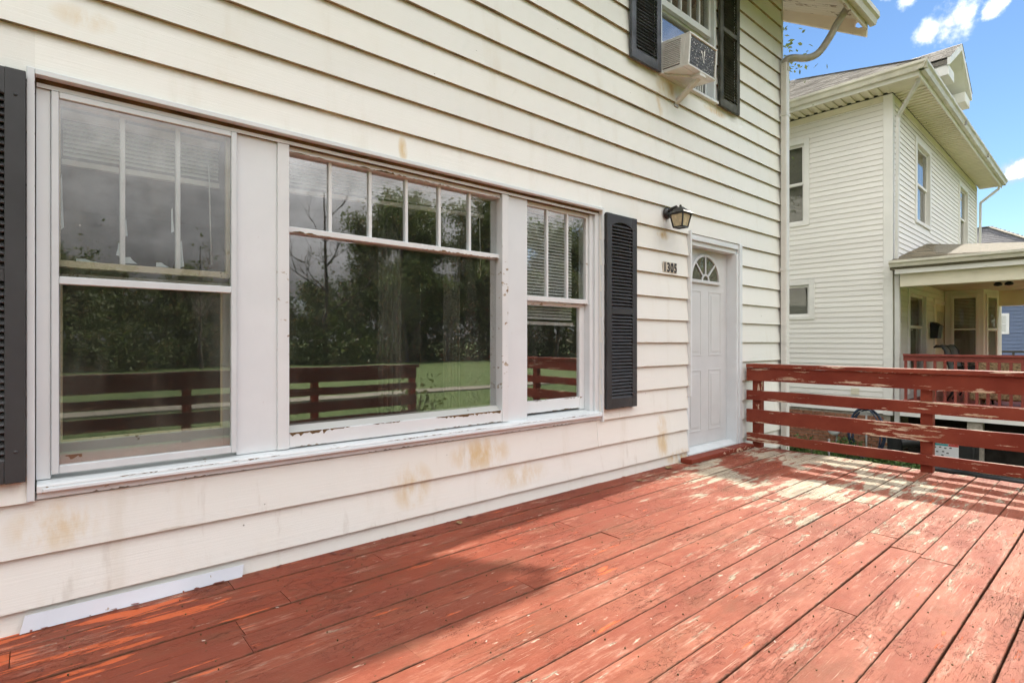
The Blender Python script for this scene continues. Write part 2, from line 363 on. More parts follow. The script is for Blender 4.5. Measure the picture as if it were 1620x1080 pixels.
def glass_mat(name, ior=1.75, tint=(.90, .91, .90), dirt=0.12, haze=0.0):
    m = bpy.data.materials.new(name); m.use_nodes = True; t = m.node_tree; t.nodes.clear()
    ge = nn(t, 'ShaderNodeNewGeometry')
    fr = mth(t, 'MULTIPLY', nn(t, 'ShaderNodeFresnel', {'IOR': ior}).outputs[0], mth(t, 'SUBTRACT', 1.0, ge.outputs['Backfacing']))   # the outer face mirrors, the inner face lets the ray out
    p = pos(t)
    wv = nn(t, 'ShaderNodeBump', {'Height': noise(t, p, 2.4, 2.0, 0.5), 'Strength': 0.018, 'Distance': 0.02})
    tr = nn(t, 'ShaderNodeBsdfTransparent', {'Color': (*tint, 1)})
    gl = nn(t, 'ShaderNodeBsdfGlossy', {'Color': (1, 1, 1, 1), 'Roughness': 0.015, 'Normal': wv.outputs[0]})
    di = nn(t, 'ShaderNodeBsdfDiffuse', {'Color': (.60, .58, .48, 1)})
    mx = nn(t, 'ShaderNodeMixShader', {0: fr, 1: tr.outputs[0], 2: gl.outputs[0]})
    sm = noise(t, scaled(t, p, (5.0, 5.0, 1.3)), 1.0, 5.0, 0.65)
    smd = mth(t, 'ADD', mth(t, 'MULTIPLY', mrange(t, sm, 0.42, 0.8, 0, 1, True), dirt), haze)
    vo = nn(t, 'ShaderNodeTexVoronoi', {'Vector': p, 'Scale': 14.0})
    dot = mth(t, 'LESS_THAN', vo.outputs['Distance'], mrange(t, nn(t, 'ShaderNodeSeparateColor', {0: vo.outputs['Color']}).outputs[0], 0.75, 1.0, 0.0, 0.055))
    mx2 = nn(t, 'ShaderNodeMixShader', {0: mth(t, 'MAXIMUM', smd, mth(t, 'MULTIPLY', dot, 0.5)), 1: mx.outputs[0], 2: di.outputs[0]})
    o = nn(t, 'ShaderNodeOutputMaterial'); t.links.new(mx2.outputs[0], o.inputs[0])
    return m

def leaf_mat(name, c1, c2, trans=0.38):
    m, t, b = newmat(name, c1, 0.55)
    at = nn(t, 'ShaderNodeAttribute', attribute_name='leaf').outputs['Fac']
    c = mixc(t, at, c1, c2); t.links.new(c, b.inputs['Base Color'])
    tl = nn(t, 'ShaderNodeBsdfTranslucent', {'Color': c})
    mx = nn(t, 'ShaderNodeMixShader', {0: trans, 1: b.outputs[0], 2: tl.outputs[0]})
    o = t.nodes['Material Output']; t.links.new(mx.outputs[0], o.inputs[0])
    return m

def shingle_mat(name, c1, c2):
    m, t, b = newmat(name, c1, 0.9)
    p = objc(t); at = nn(t, 'ShaderNodeAttribute', attribute_name='leaf').outputs['Fac']
    c = mixc(t, at, c1, c2)
    c = mixc(t, mth(t, 'MULTIPLY', mrange(t, noise(t, p, 1.3, 6.0, .65), .45, .7, 0, 1, True), .55), c, tuple(x*.5 for x in c1))
    c = mixc(t, mrange(t, noise(t, p, 90.0, 2.0), .3, .7, 0, .35), c, tuple(min(1, x*1.5) for x in c2))
    t.links.new(c, b.inputs['Base Color']); bump(t, b, noise(t, p, 120.0, 2.0), .5, .004)
    return m

def ground_mat():
    m, t, b = newmat('lawn_ground', (.06, .10, .03), 0.9)
    p = pos(t); n = noise(t, p, 0.6, 7.0, .65); n2 = noise(t, p, 9.0, 6.0, .7)
    c = mixc(t, mrange(t, n, .35, .65), (0.085, 0.135, 0.028), (0.150, 0.195, 0.050))
    c = mixc(t, mrange(t, n2, .4, .7, 0, .6), c, (0.055, 0.095, 0.02))
    sp = nn(t, 'ShaderNodeSeparateXYZ', {0: p})
    # beaten earth with leaf litter between the two houses
    yd = mth(t, 'MULTIPLY', mrange(t, sp.outputs[0], 5.6, 6.6, 0, 1, True), mrange(t, sp.outputs[1], -6.0, -3.0, 0, 1, True))
    e = mixc(t, mrange(t, noise(t, p, 14.0, 6.0, .7), .35, .68), (0.085, 0.070, 0.040), (0.30, 0.26, 0.16))
    c = mixc(t, mth(t, 'MULTIPLY', yd, mrange(t, noise(t, p, 1.7, 5.0, .6), .36, .52, 0.1, 1, True)), c, e)
    t.links.new(c, b.inputs['Base Color']); bump(t, b, n2, .8, .05)
    return m

SPOTS = [(2.25, .40, .28, .12, .55), (1.72, .28, .16, .16, .45), (2.6, .20, .3, .10, .35), (1.66, 2.30, .035, .09, .55), (4.36, .22, .12, .16, .5), (4.33, .40, .10, .10, .35),
         (0.07, .40, .18, .12, .40), (4.38, 2.13, .12, .05, .7), (4.45, 3.50, .22, .10, .55), (4.30, 3.30, .06, .15, .4), (5.3, 3.52, .25, .05, .6), (4.62, 0.06, .25, .08, .7), (.15, 2.5, .12, .06, .3)]
M = {}
M['siding'] = siding_mat('white_siding_paint', (0.80, 0.80, 0.748), spots=SPOTS, streak=0.75, speck=0.7)
M['lip'] = simple('dirty_shaded_board_edge', (0.335, 0.275, 0.165), .8, .35, 5.0)  # olive dirt on the board undersides, with their shade painted in
M['trim'] = peel_mat('white_trim_paint', (0.72, 0.76, 0.775), chip=(.45, .40, .33), amount=0.25, scale=30.0, stretch=(1, 1, .35))
M['peel'] = peel_mat('flaking_white_paint', (0.73, 0.76, 0.765), chip=(0.24, 0.16, 0.09), under=(.46, .40, .31), amount=0.5, scale=20.0, stretch=(.5, .5, 1))
M['rot'] = simple('bare_brown_wood', (0.155, 0.095, 0.042), .85, .4, 9.0, stretch=(1, 4, 4))
M['alum'] = simple('storm_aluminium', (0.63, 0.67, 0.685), .42, .05, 5.0, .05)
M['sashgrey'] = peel_mat('grey_sash_paint', (0.52, 0.52, 0.49), chip=(.17, .13, .08), amount=0.9, scale=8.0)
M['sashyellow'] = peel_mat('yellowed_putty', (0.60, 0.53, 0.38), chip=(.2, .14, .08), amount=0.8, scale=9.0)
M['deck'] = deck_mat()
M['rail'] = rail_mat('red_rail_paint', 'y'); M['railx'] = rail_mat('red_rail_paint_front', 'x'); M['railz'] = rail_mat('red_post_paint', 'z')
M['glass'] = glass_mat('window_glass', 4.0, dirt=.045, haze=.010); M['glass2'] = glass_mat('storm_glass', 2.6, dirt=.06, haze=.012); M['glass3'] = glass_mat('old_sash_glass', 1.5, dirt=.05)
M['nglass'] = glass_mat('neighbour_glass', 1.75, dirt=.03)
M['shutter'] = simple('charcoal_shutter_vinyl', (0.040, 0.041, 0.043), .55, .25, 3.0, .12, stretch=(1, 1, .5))
M['shutterblue'] = simple('weathered_slate_shutter', (0.085, 0.095, 0.115), .6, .45, 4.0, .15)
M['shuttermoss'] = simple('mossy_shutter', (0.070, 0.070, 0.048), .7, .55, 5.0, .15)
M['door'] = simple('grey_white_door_paint', (0.62, 0.635, 0.64), .45, .04, 3.0, .06)
M['blind'] = simple('white_blind_vinyl', (0.85, 0.85, 0.83), .5, .03, 3.0, 0)
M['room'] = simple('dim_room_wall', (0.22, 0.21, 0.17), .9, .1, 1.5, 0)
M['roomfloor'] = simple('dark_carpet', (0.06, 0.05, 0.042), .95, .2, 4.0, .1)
M['curtain'] = simple('grey_green_curtain', (0.13, 0.13, 0.105), .9, .2, 2.0, .1, stretch=(8, 8, .3))
M['black'] = simple('black_metal', (0.020, 0.020, 0.020), .45, .3, 10.0, .2)
M['blackplastic'] = simple('black_plastic', (0.018, 0.019, 0.020), .5, .3, 6.0, .1)
M['lampglass'] = simple('amber_seedy_glass', (0.55, 0.47, 0.30), .25, .3, 30.0, .5, bscale=60)
M['acwhite'] = simple('air_conditioner_enamel', (0.68, 0.68, 0.655), .45, .08, 6.0, .05)
M['acdark'] = simple('air_conditioner_fins', (0.10, 0.10, 0.105), .5, .4, 60.0, .4)
M['guano'] = simple('white_droppings', (0.75, 0.74, 0.70), .8, .1)
M['gutter'] = simple('ivory_gutter_metal', (0.66, 0.63, 0.53), .45, .1, 3.0, .04)
M['pipe'] = simple('downspout_white', (0.70, 0.69, 0.65), .45, .06, 3.0, .04)
M['flex'] = simple('dusty_flex_pipe', (0.44, 0.41, 0.36), .6, .15, 8.0, .05)
M['eave'] = peel_mat('eave_paint', (0.60, 0.535, 0.41), chip=(.20, .14, .08), under=(.36, .29, .19), amount=1.25, scale=4.0)
M['rake'] = peel_mat('rake_paint', (0.68, 0.585, 0.43), chip=(.24, .17, .10), under=(.42, .33, .22), amount=0.9, scale=4.0)
M['cream'] = siding_mat('cream_vinyl_siding', (0.88, 0.85, 0.80), streak=0.12, speck=0.15, grain=0.06)
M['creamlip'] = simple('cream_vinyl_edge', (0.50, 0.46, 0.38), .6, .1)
M['creamtrim'] = simple('cream_trim_vinyl', (0.85, 0.835, 0.79), .5, .04, 2.0, .03)
M['soffit'] = simple('cream_soffit_vinyl', (0.80, 0.745, 0.585), .5, .05, 2.0, .03)
M['porchceil'] = simple('porch_ceiling_paint', (0.50, 0.50, 0.38), .7, .08, 2.0, .05)
M['shing'] = shingle_mat('weathered_shingle', (0.15, 0.135, 0.115), (0.36, 0.325, 0.28))
M['shingdark'] = shingle_mat('grey_shingle', (0.085, 0.085, 0.09), (0.17, 0.165, 0.165))
M['shingbrown'] = shingle_mat('mossy_shingle', (0.13, 0.12, 0.09), (0.33, 0.28, 0.20))
M['brick'] = simple('red_brick', (0.36, 0.165, 0.095), .9, .3, 14.0, .4)
M['mortar'] = simple('pale_mortar', (0.42, 0.38, 0.31), .95, .2, 12.0, .4)
M['nred'] = simple('porch_red_paint', (0.27, 0.052, 0.036), .55, .15, 5.0, .1)
M['sling'] = simple('grey_sling_fabric', (0.12, 0.12, 0.115), .8, .15, 40.0, .2)
M['wicker'] = simple('tan_wicker', (0.36, 0.25, 0.13), .75, .45, 30.0, .6)
M['darkvoid'] = simple('under_porch_shade', (0.03, 0.026, 0.02), .95, .3, 6.0, .3)  # near-black colour painting the shade of the open void below the porch
M['hose'] = simple('navy_garden_hose', (0.030, 0.045, 0.085), .42, .2, 6.0, .05)
M['grey'] = simple('grey_painted_steel', (0.38, 0.38, 0.37), .5, .12, 6.0, .1)
M['white'] = simple('white_plastic', (0.78, 0.79, 0.80), .4, .05, 4.0, .05)
M['strip'] = peel_mat('white_coated_strip', (0.74, 0.79, 0.86), chip=(.45, .40, .33), amount=0.4, scale=26.0, rough=.4)
M['bluesiding'] = siding_mat('slate_blue_siding', (0.115, 0.160, 0.270), streak=0.15, speck=0.0, grain=0.05)
M['flake'] = simple('paint_flake', (0.22, 0.06, 0.04), .8, .3)
M['flakewhite'] = simple('pale_paint_flake', (0.60, 0.50, 0.42), .8, .2)
M['dryleaf'] = simple('dry_leaf', (0.30, 0.20, 0.09), .85, .3, 20.0, .3)
M['leafA'] = leaf_mat('leaf_deep_green', (0.075, 0.105, 0.028), (0.175, 0.205, 0.070))
M['leafB'] = leaf_mat('leaf_mid_green', (0.080, 0.112, 0.030), (0.185, 0.215, 0.074))
M['weed'] = leaf_mat('weed_green', (0.050, 0.105, 0.025), (0.14, 0.23, 0.06))
M['grassblade'] = leaf_mat('grass_blade_green', (0.050, 0.115, 0.022), (0.13, 0.21, 0.055))
M['bark'] = simple('grey_brown_bark', (0.085, 0.070, 0.055), .95, .35, 6.0, .8, stretch=(1, 1, .25), dist=.02)
M['concrete'] = simple('pale_concrete', (0.30, 0.265, 0.20), .9, .15, 3.0, .3)
M['ground'] = ground_mat()
M['caulk'] = simple('pale_blue_caulk', (0.52, 0.60, 0.62), .6, .1)
M['cap'] = simple('hip_cap_shingle', (0.27, 0.245, 0.21), .9, .35, 9.0, .4)
M['digit'] = simple('black_number_enamel', (0.018, 0.017, 0.016), .35, .2)
M['plate'] = simple('ivory_number_plate', (0.62, 0.56, 0.46), .5, .1)
M['red'] = simple('red_print', (0.55, 0.06, 0.05), .5, .05); M['teal'] = simple('teal_print', (0.05, 0.33, 0.34), .5, .05)

# ------------------------------------------------------------------ ground
def grid_plane(name, x0, x1, y0, y1, z, mat, nx=1, ny=1):
    m = MB()
    for j in range(ny+1):
        for i in range(nx+1): m.v.append((x0+(x1-x0)*i/nx, y0+(y1-y0)*j/ny, z))
    for j in range(ny):
        for i in range(nx): m.face((j*(nx+1)+i, j*(nx+1)+i+1, (j+1)*(nx+1)+i+1, (j+1)*(nx+1)+i))
    return m.build(name, mat, fix=False)
GZ = -1.0
tag(grid_plane('ground', -900, 900, -900, 900, GZ, M['ground'], 4, 4), kind='structure')
sw = empty('sidewalk', (5, -17, GZ)); sw['kind'] = 'structure'
slabme = MB().box(-.74, .74, -.6, .6, 0.004, .07).mesh(M['concrete'])
for i in range(46):
    o = put('slab', slabme, sw, (-24+i*1.5, 0, rnd.uniform(-.008, .008)), (0, 0, rnd.uniform(-.004, .004)))

# ------------------------------------------------------------------ the white house
HO = (3.4, 0.0, GZ)
H = empty('house', HO, 0, 'white clapboard house filling the left of the picture, with big front windows', 'house')
X0, X1 = -3.2, 6.86
WIN = (-0.003, 3.482, 0.515, 2.215); DOOR = (4.775, 5.849, -0.02, 2.207); UWIN = (4.30, 5.31, 3.585, 5.18)
HOLES = [WIN, DOOR, UWIN]
def wall_holes(name, mat, parent, x0, x1, z0, z1, holes, y0, y1):
    xs = sorted({x0, x1, *[h[0] for h in holes], *[h[1] for h in holes]}); zs = sorted({z0, z1, *[h[2] for h in holes], *[h[3] for h in holes]})
    def full(i, j):
        if i < 0 or j < 0 or i >= len(xs)-1 or j >= len(zs)-1: return False
        cx, cz = (xs[i]+xs[i+1])/2, (zs[j]+zs[j+1])/2
        return x0 < cx < x1 and z0 < cz < z1 and not any(h[0] < cx < h[1] and h[2] < cz < h[3] for h in holes)
    m = MB()
    for i in range(len(xs)-1):
        for j in range(len(zs)-1):
            if not full(i, j): continue
            a, b, c, d = xs[i], xs[i+1], zs[j], zs[j+1]
            m.quad((a, y0, c), (b, y0, c), (b, y0, d), (a, y0, d)); m.quad((a, y1, c), (a, y1, d), (b, y1, d), (b, y1, c))
            if not full(i-1, j): m.quad((a, y0, c), (a, y0, d), (a, y1, d), (a, y1, c))
            if not full(i+1, j): m.quad((b, y0, c), (b, y1, c), (b, y1, d), (b, y0, d))
            if not full(i, j-1): m.quad((a, y0, c), (a, y1, c), (b, y1, c), (b, y0, c))
            if not full(i, j+1): m.quad((a, y0, d), (b, y0, d), (b, y1, d), (a, y1, d))
    return m.build(name, mat, parent, fix=False)
wall_holes('wall', M['trim'], H, X0, X1-.004, GZ+.45, 5.50, HOLES, 0.001, 0.15)
# the other three sides, foundation
box('side_wall', M['siding'], H, X1-.15, X1-.006, .152, 8.0, GZ+.45, 5.5)
box('rear_wall', M['siding'], H, X0, X1-.152, 7.85, 8.0, GZ+.45, 5.5)
box('side_wall', M['siding'], H, X0, X0+.15, .152, 7.848, GZ+.45, 5.5)
box('foundation', M['mortar'], H, X0+.03, X1-.03, .03, 7.97, GZ-.3, GZ+.448)
# clapboards of the front
def claps(parent, mats, x0, x1, rows, holes, lip, seam_p=0.35, y_in=-0.005, name='clapboard', seed=1, skew=0.002):
    rr = random.Random(seed)
    for (zb, zt) in rows:
        cuts = sorted({x0, x1, *[c for h in holes if h[2] < zt and h[3] > zb for c in h[:2]]})
        segs = []
        for a, b in zip(cuts, cuts[1:]):
            cx = (a+b)/2; zz = [(zb, zt)]
            for h in holes:
                if h[0] < cx < h[1]:
                    nz = []
                    for (p, q) in zz:
                        if h[3] <= p or h[2] >= q: nz.append((p, q)); continue
                        if h[2] > p: nz.append((p, h[2]))
                        if h[3] < q: nz.append((h[3], q))
                    zz = nz
            for (p, q) in zz:
                if q-p > .008 and b-a > .01: segs.append([a, b, p, q])
        # join neighbours of equal height back into one board
        out = []
        for s in segs:
            if out and abs(out[-1][1]-s[0]) < 1e-6 and out[-1][2:] == s[2:]: out[-1][1] = s[1]
            else: out.append(s)
        fin = []
        for s in out:
            if s[1]-s[0] > 2.5 and rr.random() < seam_p*2:
                c = rr.uniform(s[0]+.8, s[1]-.8); fin += [[s[0], c-.0012, s[2], s[3]], [c+.0012, s[1], s[2], s[3]]]
            else: fin.append(s)
        for (a, b, p, q) in fin:
            yb = y_in-lip*(1-(p-zb)/(zt-zb)); yt = y_in-lip*(1-(q-zb)/(zt-zb))-.001
            dz = rr.uniform(-skew, skew); dy = rr.uniform(-.0015, .0015); m = MB()
            n = max(1, int((b-a)/1.1)); prof = []
            for i in range(n+1):
                x = a+(b-a)*i/n; wz = rr.uniform(-skew, skew)*.7; wy = rr.uniform(-.0012, .0012)
                prof.append([(x, y_in+.004, p+dz+wz), (x, yb+dy+wy, p+dz+wz), (x, yt+wy*.3, q), (x, y_in+.004, q)])
            for pr in prof: m.v += pr
            for i in range(n):
                k = i*4
                m.face((k, k+4, k+5, k+1), 1); m.face((k+1, k+5, k+6, k+2), 0); m.face((k+2, k+6, k+7, k+3), 0)
            m.face((0, 1, 2, 3), 0); k = n*4; m.face((k+3, k+2, k+1, k), 0)
            o = m.build(name, mats, parent)
            o.data.attributes.new('low', 'FLOAT', 'POINT').data.foreach_set('value', [1.0, 1.0, 0.0, 0.0]*(n+1))
zl = [-.54, -.33, -.12, .09] + [.09+.21*k for k in range(1, 11)] + [2.40, 2.60, 2.80, 3.0, 3.195, 3.40, 3.60, 3.80, 4.0, 4.20, 4.39, 4.57, 4.77, 4.97, 5.17, 5.37, 5.50]
rows = [(a, b) for a, b in zip(zl, zl[1:])]
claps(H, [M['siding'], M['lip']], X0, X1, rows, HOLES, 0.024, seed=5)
box('corner_board', M['trim'], H, X1+.001, X1+.02, -.032, .10, GZ+.46, 5.45, bev=.003)

# rooms behind the windows
def room(x0, x1, y0, y1, z0, z1):
    m = MB(); m.quad((x0, y1, z0), (x1, y1, z0), (x1, y1, z1), (x0, y1, z1)); m.quad((x0, y0, z0), (x0, y1, z0), (x0, y1, z1), (x0, y0, z1))
    m.quad((x1, y0, z0), (x1, y0, z1), (x1, y1, z1), (x1, y1, z0)); m.quad((x0, y0, z1), (x0, y1, z1), (x1, y1, z1), (x1, y0, z1))
    m.quad((x0, y0, z0), (x1, y0, z0), (x1, y0, z1), (-.1, y0, z1)) if False else None
    m.build('inner_wall', M['room'], H, fix=False)
    MB().quad((x0, y0, z0), (x1, y0, z0), (x1, y1, z0), (x0, y1, z0)).build('inner_floor', M['roomfloor'], H, fix=False)
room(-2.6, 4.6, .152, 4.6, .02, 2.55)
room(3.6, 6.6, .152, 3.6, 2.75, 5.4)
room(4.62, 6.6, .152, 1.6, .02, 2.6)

# ---- roof and eave
RS = 0.587                                     # rise per metre
def rz(y): return 5.10 + RS*(y+0.68)           # underside of the roof boards
RX0, RX1 = X0-.5, 7.82
roof = MB().prism([(-.66, rz(-.66)+.03), (4.0, rz(4.0)+.03), (4.0, rz(4.0)+.11), (-.75, rz(-.75)+.10)], 'x', RX0, RX1-.002).build('roof', M['shingdark'], H)
MB().prism([(8.7, rz(-.70)+.03), (4.002, rz(4.0)+.03), (4.002, rz(4.0)+.11), (8.8, rz(-.80)+.10)], 'x', RX0, RX1-.002).build('roof', M['shingdark'], H)
for k in range(12):                             # matched soffit boards under the rake and eave
    xa = X1+.03+k*.078
    MB().prism([(-.645, rz(-.645)), (3.9, rz(3.9)), (3.9, rz(3.9)+.024), (-.645, rz(-.645)+.024)], 'x', xa+.003, xa+.075).build('soffit_board', M['eave'], H)
MB().prism([(-.645, rz(-.645)), (-.01, rz(-.01)), (-.01, rz(-.01)+.024), (-.645, rz(-.645)+.024)], 'x', RX0, X1+.028).build('soffit', M['eave'], H)
# rake board with its cut tail (notched where the gutter passes)
tail = [(.60, rz(.6)-.13), (-.655, 4.925), (-.66, 5.045), (-.57, 5.065), (-.525, 5.10), (-.53, 5.15), (-.60, 5.165), (-.66, rz(-.66)+.028), (.60, rz(.6)+.028)]
MB().prism(tail, 'x', RX1-.05, RX1).build('rake_board', M['rake'], H, bev=.003)
MB().prism([(.60, rz(.6)-.13), (3.99, rz(3.99)-.13), (3.99, rz(3.99)+.028), (.60, rz(.6)+.028)], 'x', RX1-.05, RX1).build('rake_board', M['rake'], H)
box('fascia', M['eave'], H, RX0, RX1-.052, -.673, -.648, 5.0, 5.125)
gp = [(-.675, 5.06), (-.735, 5.06), (-.755, 5.12), (-.78, 5.14), (-.78, 5.20), (-.77, 5.20), (-.77, 5.15), (-.745, 5.13), (-.727, 5.07), (-.675, 5.07)]
g = MB().prism(gp, 'x', RX0, RX1+.03); g.prism([(-.675, 5.06), (-.735, 5.06), (-.755, 5.12), (-.78, 5.14), (-.78, 5.20), (-.675, 5.20)], 'x', RX1+.031, RX1+.036)
g.build('gutter', M['gutter'], H)
# downspout on the corner and the corrugated elbow that feeds it
ds = box('downspout', M['pipe'], H, X1-.07, X1+.018, -.108, -.036, GZ+.15, 4.50, bev=.008)
for z in (2.0, 3.86): box('strap', M['pipe'], ds, X1-.078, X1+.026, -.112, -.034, z, z+.028)
pts = []
ctl = [(X1-.03, -.075, 4.40), (X1-.02, -.08, 4.53), (X1+.05, -.13, 4.57), (X1+.17, -.24, 4.565), (X1+.27, -.33, 4.62), (X1+.33, -.42, 4.76), (X1+.37, -.52, 4.95), (X1+.40, -.63, 5.12)]
for i in range(len(ctl)-1):
    p0 = Vector(ctl[max(0, i-1)]); p1 = Vector(ctl[i]); p2 = Vector(ctl[i+1]); p3 = Vector(ctl[min(len(ctl)-1, i+2)])
    for k in range(12):
        u = k/12; pts.append(.5*((2*p1) + (-p0+p2)*u + (2*p0-5*p1+4*p2-p3)*u*u + (-p0+3*p1-3*p2+p3)*u**3))
pts.append(Vector(ctl[-1]))
MB().tube(pts, [.043 if i % 2 else .038 for i in range(len(pts))], 12).build('flexible_elbow', M['flex'], H)

# ---- the window group
box('side_trim', M['trim'], H, -.028, -.004, -.038, .02, .515, 2.238, bev=.002)
box('side_trim', M['trim'], H, 3.483, 3.500, -.038, .02, .498, 2.238, bev=.002)
box('head_flashing', M['trim'], H, -.003, 3.482, -.040, -.002, 2.213, 2.236, bev=.002)
box('head_board', M['rot'], H, 0.0, 3.48, .004, .12, 2.178, 2.2145)
box('head_trim', M['trim'], H, .002, 3.478, .0025, .0038, 2.1785, 2.1955)
box('window_mullion', M['trim'], H, .750, .944, .018, .149, .588, 2.180, bev=.002)
box('window_mullion', M['trim'], H, 2.512, 2.702, .018, .149, .575, 2.180, bev=.002)
box('window_jamb', M['trim'], H, 0.0, .046, .012, .149, .588, 2.180, bev=.002)
box('window_jamb', M['trim'], H, 3.437, 3.481, .004, .149, .575, 2.180, bev=.002)
box('window_jamb', M['trim'], H, 3.396, 3.436, .026, .149, .575, 2.180, bev=.002)
MB().prism([(.14, .600), (-.030, .578), (-.040, .572), (-.040, .545), (-.022, .540), (-.022, .517), (.14, .517)], 'x', .002, 3.478).build('window_sill', M['peel'], H, bev=.002)
MB().box(.02, 3.46, -.050, -.0405, .546, .562).build('sill_moulding', M['trim'], H, bev=.003)

def blind(name, x0, x1, ytop, ybot, y, pitch, label, dz=0.0, tilt=.5, depth=.024, cord=True, stack=True):
    B = empty(name, ((x0+x1)/2, y, ybot), 0, label, 'blind')
    bar = MB().box(-(x1-x0)/2, (x1-x0)/2, -.013, .013, -.012, .012).mesh(M['blind'])
    put('head_rail', bar, B, (0, 0, ytop-ybot), scale=(1, 1.2, 1.2))
    put('bottom_rail', bar, B, (0, 0, 0), (0, dz, 0))
    n = int((ytop-ybot-.03)/pitch)
    a = tilt; hw = depth/2
    sl = MB(); L = (x1-x0)/2-.004
    sl.quad((-L, -hw*math.cos(a), -hw*math.sin(a)), (L, -hw*math.cos(a), -hw*math.sin(a)), (L, hw*math.cos(a), hw*math.sin(a)), (-L, hw*math.cos(a), hw*math.sin(a)))
    sl.box(-L, L, -.0006, .0006, -.0012, 0.0)
    me = sl.mesh(M['blind'])
    for i in range(n):
        f = (i+1)/(n+1); put('slat', me, B, (0, 0, .018+(ytop-ybot-.03)*f), (rnd.uniform(-.06, .06), dz*(1-f)+rnd.uniform(-.0015, .0015), 0))
    if cord:
        MB().tube([(0, -.02, 0), (0.005, -.022, -.25), (.012, -.02, -.5)], .0035, 5).build('cord', M['blind'], B, local=True).location = ((x1-x0)/2-.05, 0, .1)
    return B

def chipline(parent, x0, x1, y, z, amp, seed, up=-1, gap=0.35, mat='rot'):
    # bare wood showing along an edge where the paint has flaked off in teeth
    rj = random.Random(seed); m = MB(); x = x0; A = []
    while x < x1:
        big = .5+.5*math.sin(x*5.1+seed)+.4*math.sin(x*13.7+seed*2)
        A.append((x, 0.0004 if rj.random() < gap or big < .25 else amp*rj.uniform(.15, 1.0)*big)); x += rj.uniform(.005, .02)
    for (p, q) in zip(A, A[1:]):
        if p[1]+q[1] < .001: continue
        m.quad((p[0], y, z), (q[0], y, z), (q[0], y, z+up*q[1]), (p[0], y, z+up*p[1]))
    if m.v: m.build('bare_wood_edge', M[mat], parent, fix=False)['kind'] = 'stuff'
# left: aluminium storm window in front of an old wooden double-hung
w1 = MB()
for d in [(.047, .072, .606, 2.176), (.722, .748, .606, 2.176), (.0725, .7215, .606, .640), (.0725, .7215, 2.150, 2.176), (.0725, .7215, 1.386, 1.418)]:
    w1.box(d[0], d[1], -.006 if d[2] < 1.3 and d[3] < 1.5 and d[0] > .07 and d[2] > 1 else -.004, .024, d[2], d[3])
w1 = w1.build('storm_window', M['alum'], H, bev=.003)
w1['label'] = 'white aluminium storm window over the left sash'
MB().box(.0725, .7215, .006, .009, 1.418, 2.150).build('pane', M['glass2'], w1)
MB().box(.0725, .7215, .012, .015, .640, 1.386).build('pane', M['glass2'], w1)
s1 = MB()
for d in [(.050, .078, 1.462, 2.176), (.712, .746, 1.462, 2.176), (.078, .712, 2.145, 2.176), (.078, .712, 1.462, 1.492)]: s1.box(d[0], d[1], .050, .085, d[2], d[3])
s1 = s1.build('upper_sash', M['sashyellow'], H, bev=.002)
for x in (.292, .506): box('muntin', M['peel'], s1, x-.010, x+.010, .052, .080, 1.492, 2.145, bev=.003)
for a, b in ((.078, .282), (.302, .496), (.516, .712)): MB().box(a, b, .066, .068, 1.492, 2.145).build('pane', M['glass3'], s1)
rj = random.Random(8)
for (x, z, w, h) in ((.283, 1.53, -.016, .06), (.303, 1.50, .05, .03), (.42, 1.495, .06, .022), (.517, 1.50, .018, .13), (.079, 1.62, .012, .24), (.13, 1.493, .09, .012), (.48, 1.66, .014, .12), (.303, 1.62, .010, .08)):
    P_ = [(x, z), (x+w*.9, z+h*.05), (x+w*.55, z+h*.5), (x+w*.35, z+h), (x, z+h*.9)]
    MB().prism(P_, 'y', .0645, .0655).build('caulk_smear', M['caulk'], s1)
s2 = MB()
for d in [(.050, .079, .606, 1.440), (.706, .746, .606, 1.440), (.079, .706, .612, .722), (.079, .706, 1.412, 1.440)]: s2.box(d[0], d[1], .092, .125, d[2], d[3])
s2 = s2.build('lower_sash', M['sashgrey'], H, bev=.002)
MB().box(.079, .706, .107, .109, .722, 1.412).build('pane', M['glass3'], s2)
for d in [(.079, .086, .722, 1.412), (.697, .706, .722, 1.412), (.086, .697, .722, .730)]: box('putty_bead', M['sashyellow'], s2, d[0], d[1], .095, .1065, d[2], d[3])
chipline(s2, .095, .17, .0912, .665, .03, 31, gap=.0)
chipline(s2, .055, .74, .0912, .613, .008, 32, up=1, gap=.5)
chipline(s1, .06, .735, .0492, 1.4625, .006, 33, up=1, gap=.5)
blind('window_blind', .085, .705, 2.14, 1.935, .165, .020, 'white blind pulled up high behind the left storm window', dz=-.012, tilt=.9)

# centre: wide fixed picture window with a six-light transom
wc = MB()
for d in [(.944, 1.003, .588, 2.178), (2.456, 2.512, .588, 2.178)]: wc.box(d[0], d[1], .006, .148, d[2], d[3])
wc.box(1.003, 2.456, .030, .148, 2.150, 2.178); wc = wc.build('picture_window', M['peel'], H, bev=.002)
box('bottom_rail', M['peel'], wc, 1.003, 2.456, .010, .148, .592, .672, bev=.003)
MB().prism([(.030, .672), (.148, .672), (.148, .700), (.070, .700)], 'x', 1.004, 2.455).build('glazing_ledge', M['sashgrey'], wc)
chipline(wc, 1.004, 2.45, .0088, .6722, .022, 15, gap=.15)
chipline(wc, 2.02, 2.40, .0086, .6722, .020, 4, gap=.05)
chipline(wc, 1.004, 2.45, .0388, 1.7285, .010, 3, up=1, gap=.4)
chipline(wc, 1.004, 2.45, .0292, 2.1505, .012, 6, up=1, gap=.3)
chipline(wc, 1.004, 2.45, .0088, .5935, .007, 9, up=1, gap=.5)
chipline(H, .06, 3.45, -.0408, .5725, .006, 11, gap=.6)
chipline(H, .05, 3.42, -.0228, .5175, .006, 12, up=1, gap=.6)
box('transom_bar', M['peel'], wc, 1.003, 2.456, .040, .148, 1.728, 1.760, bev=.003)
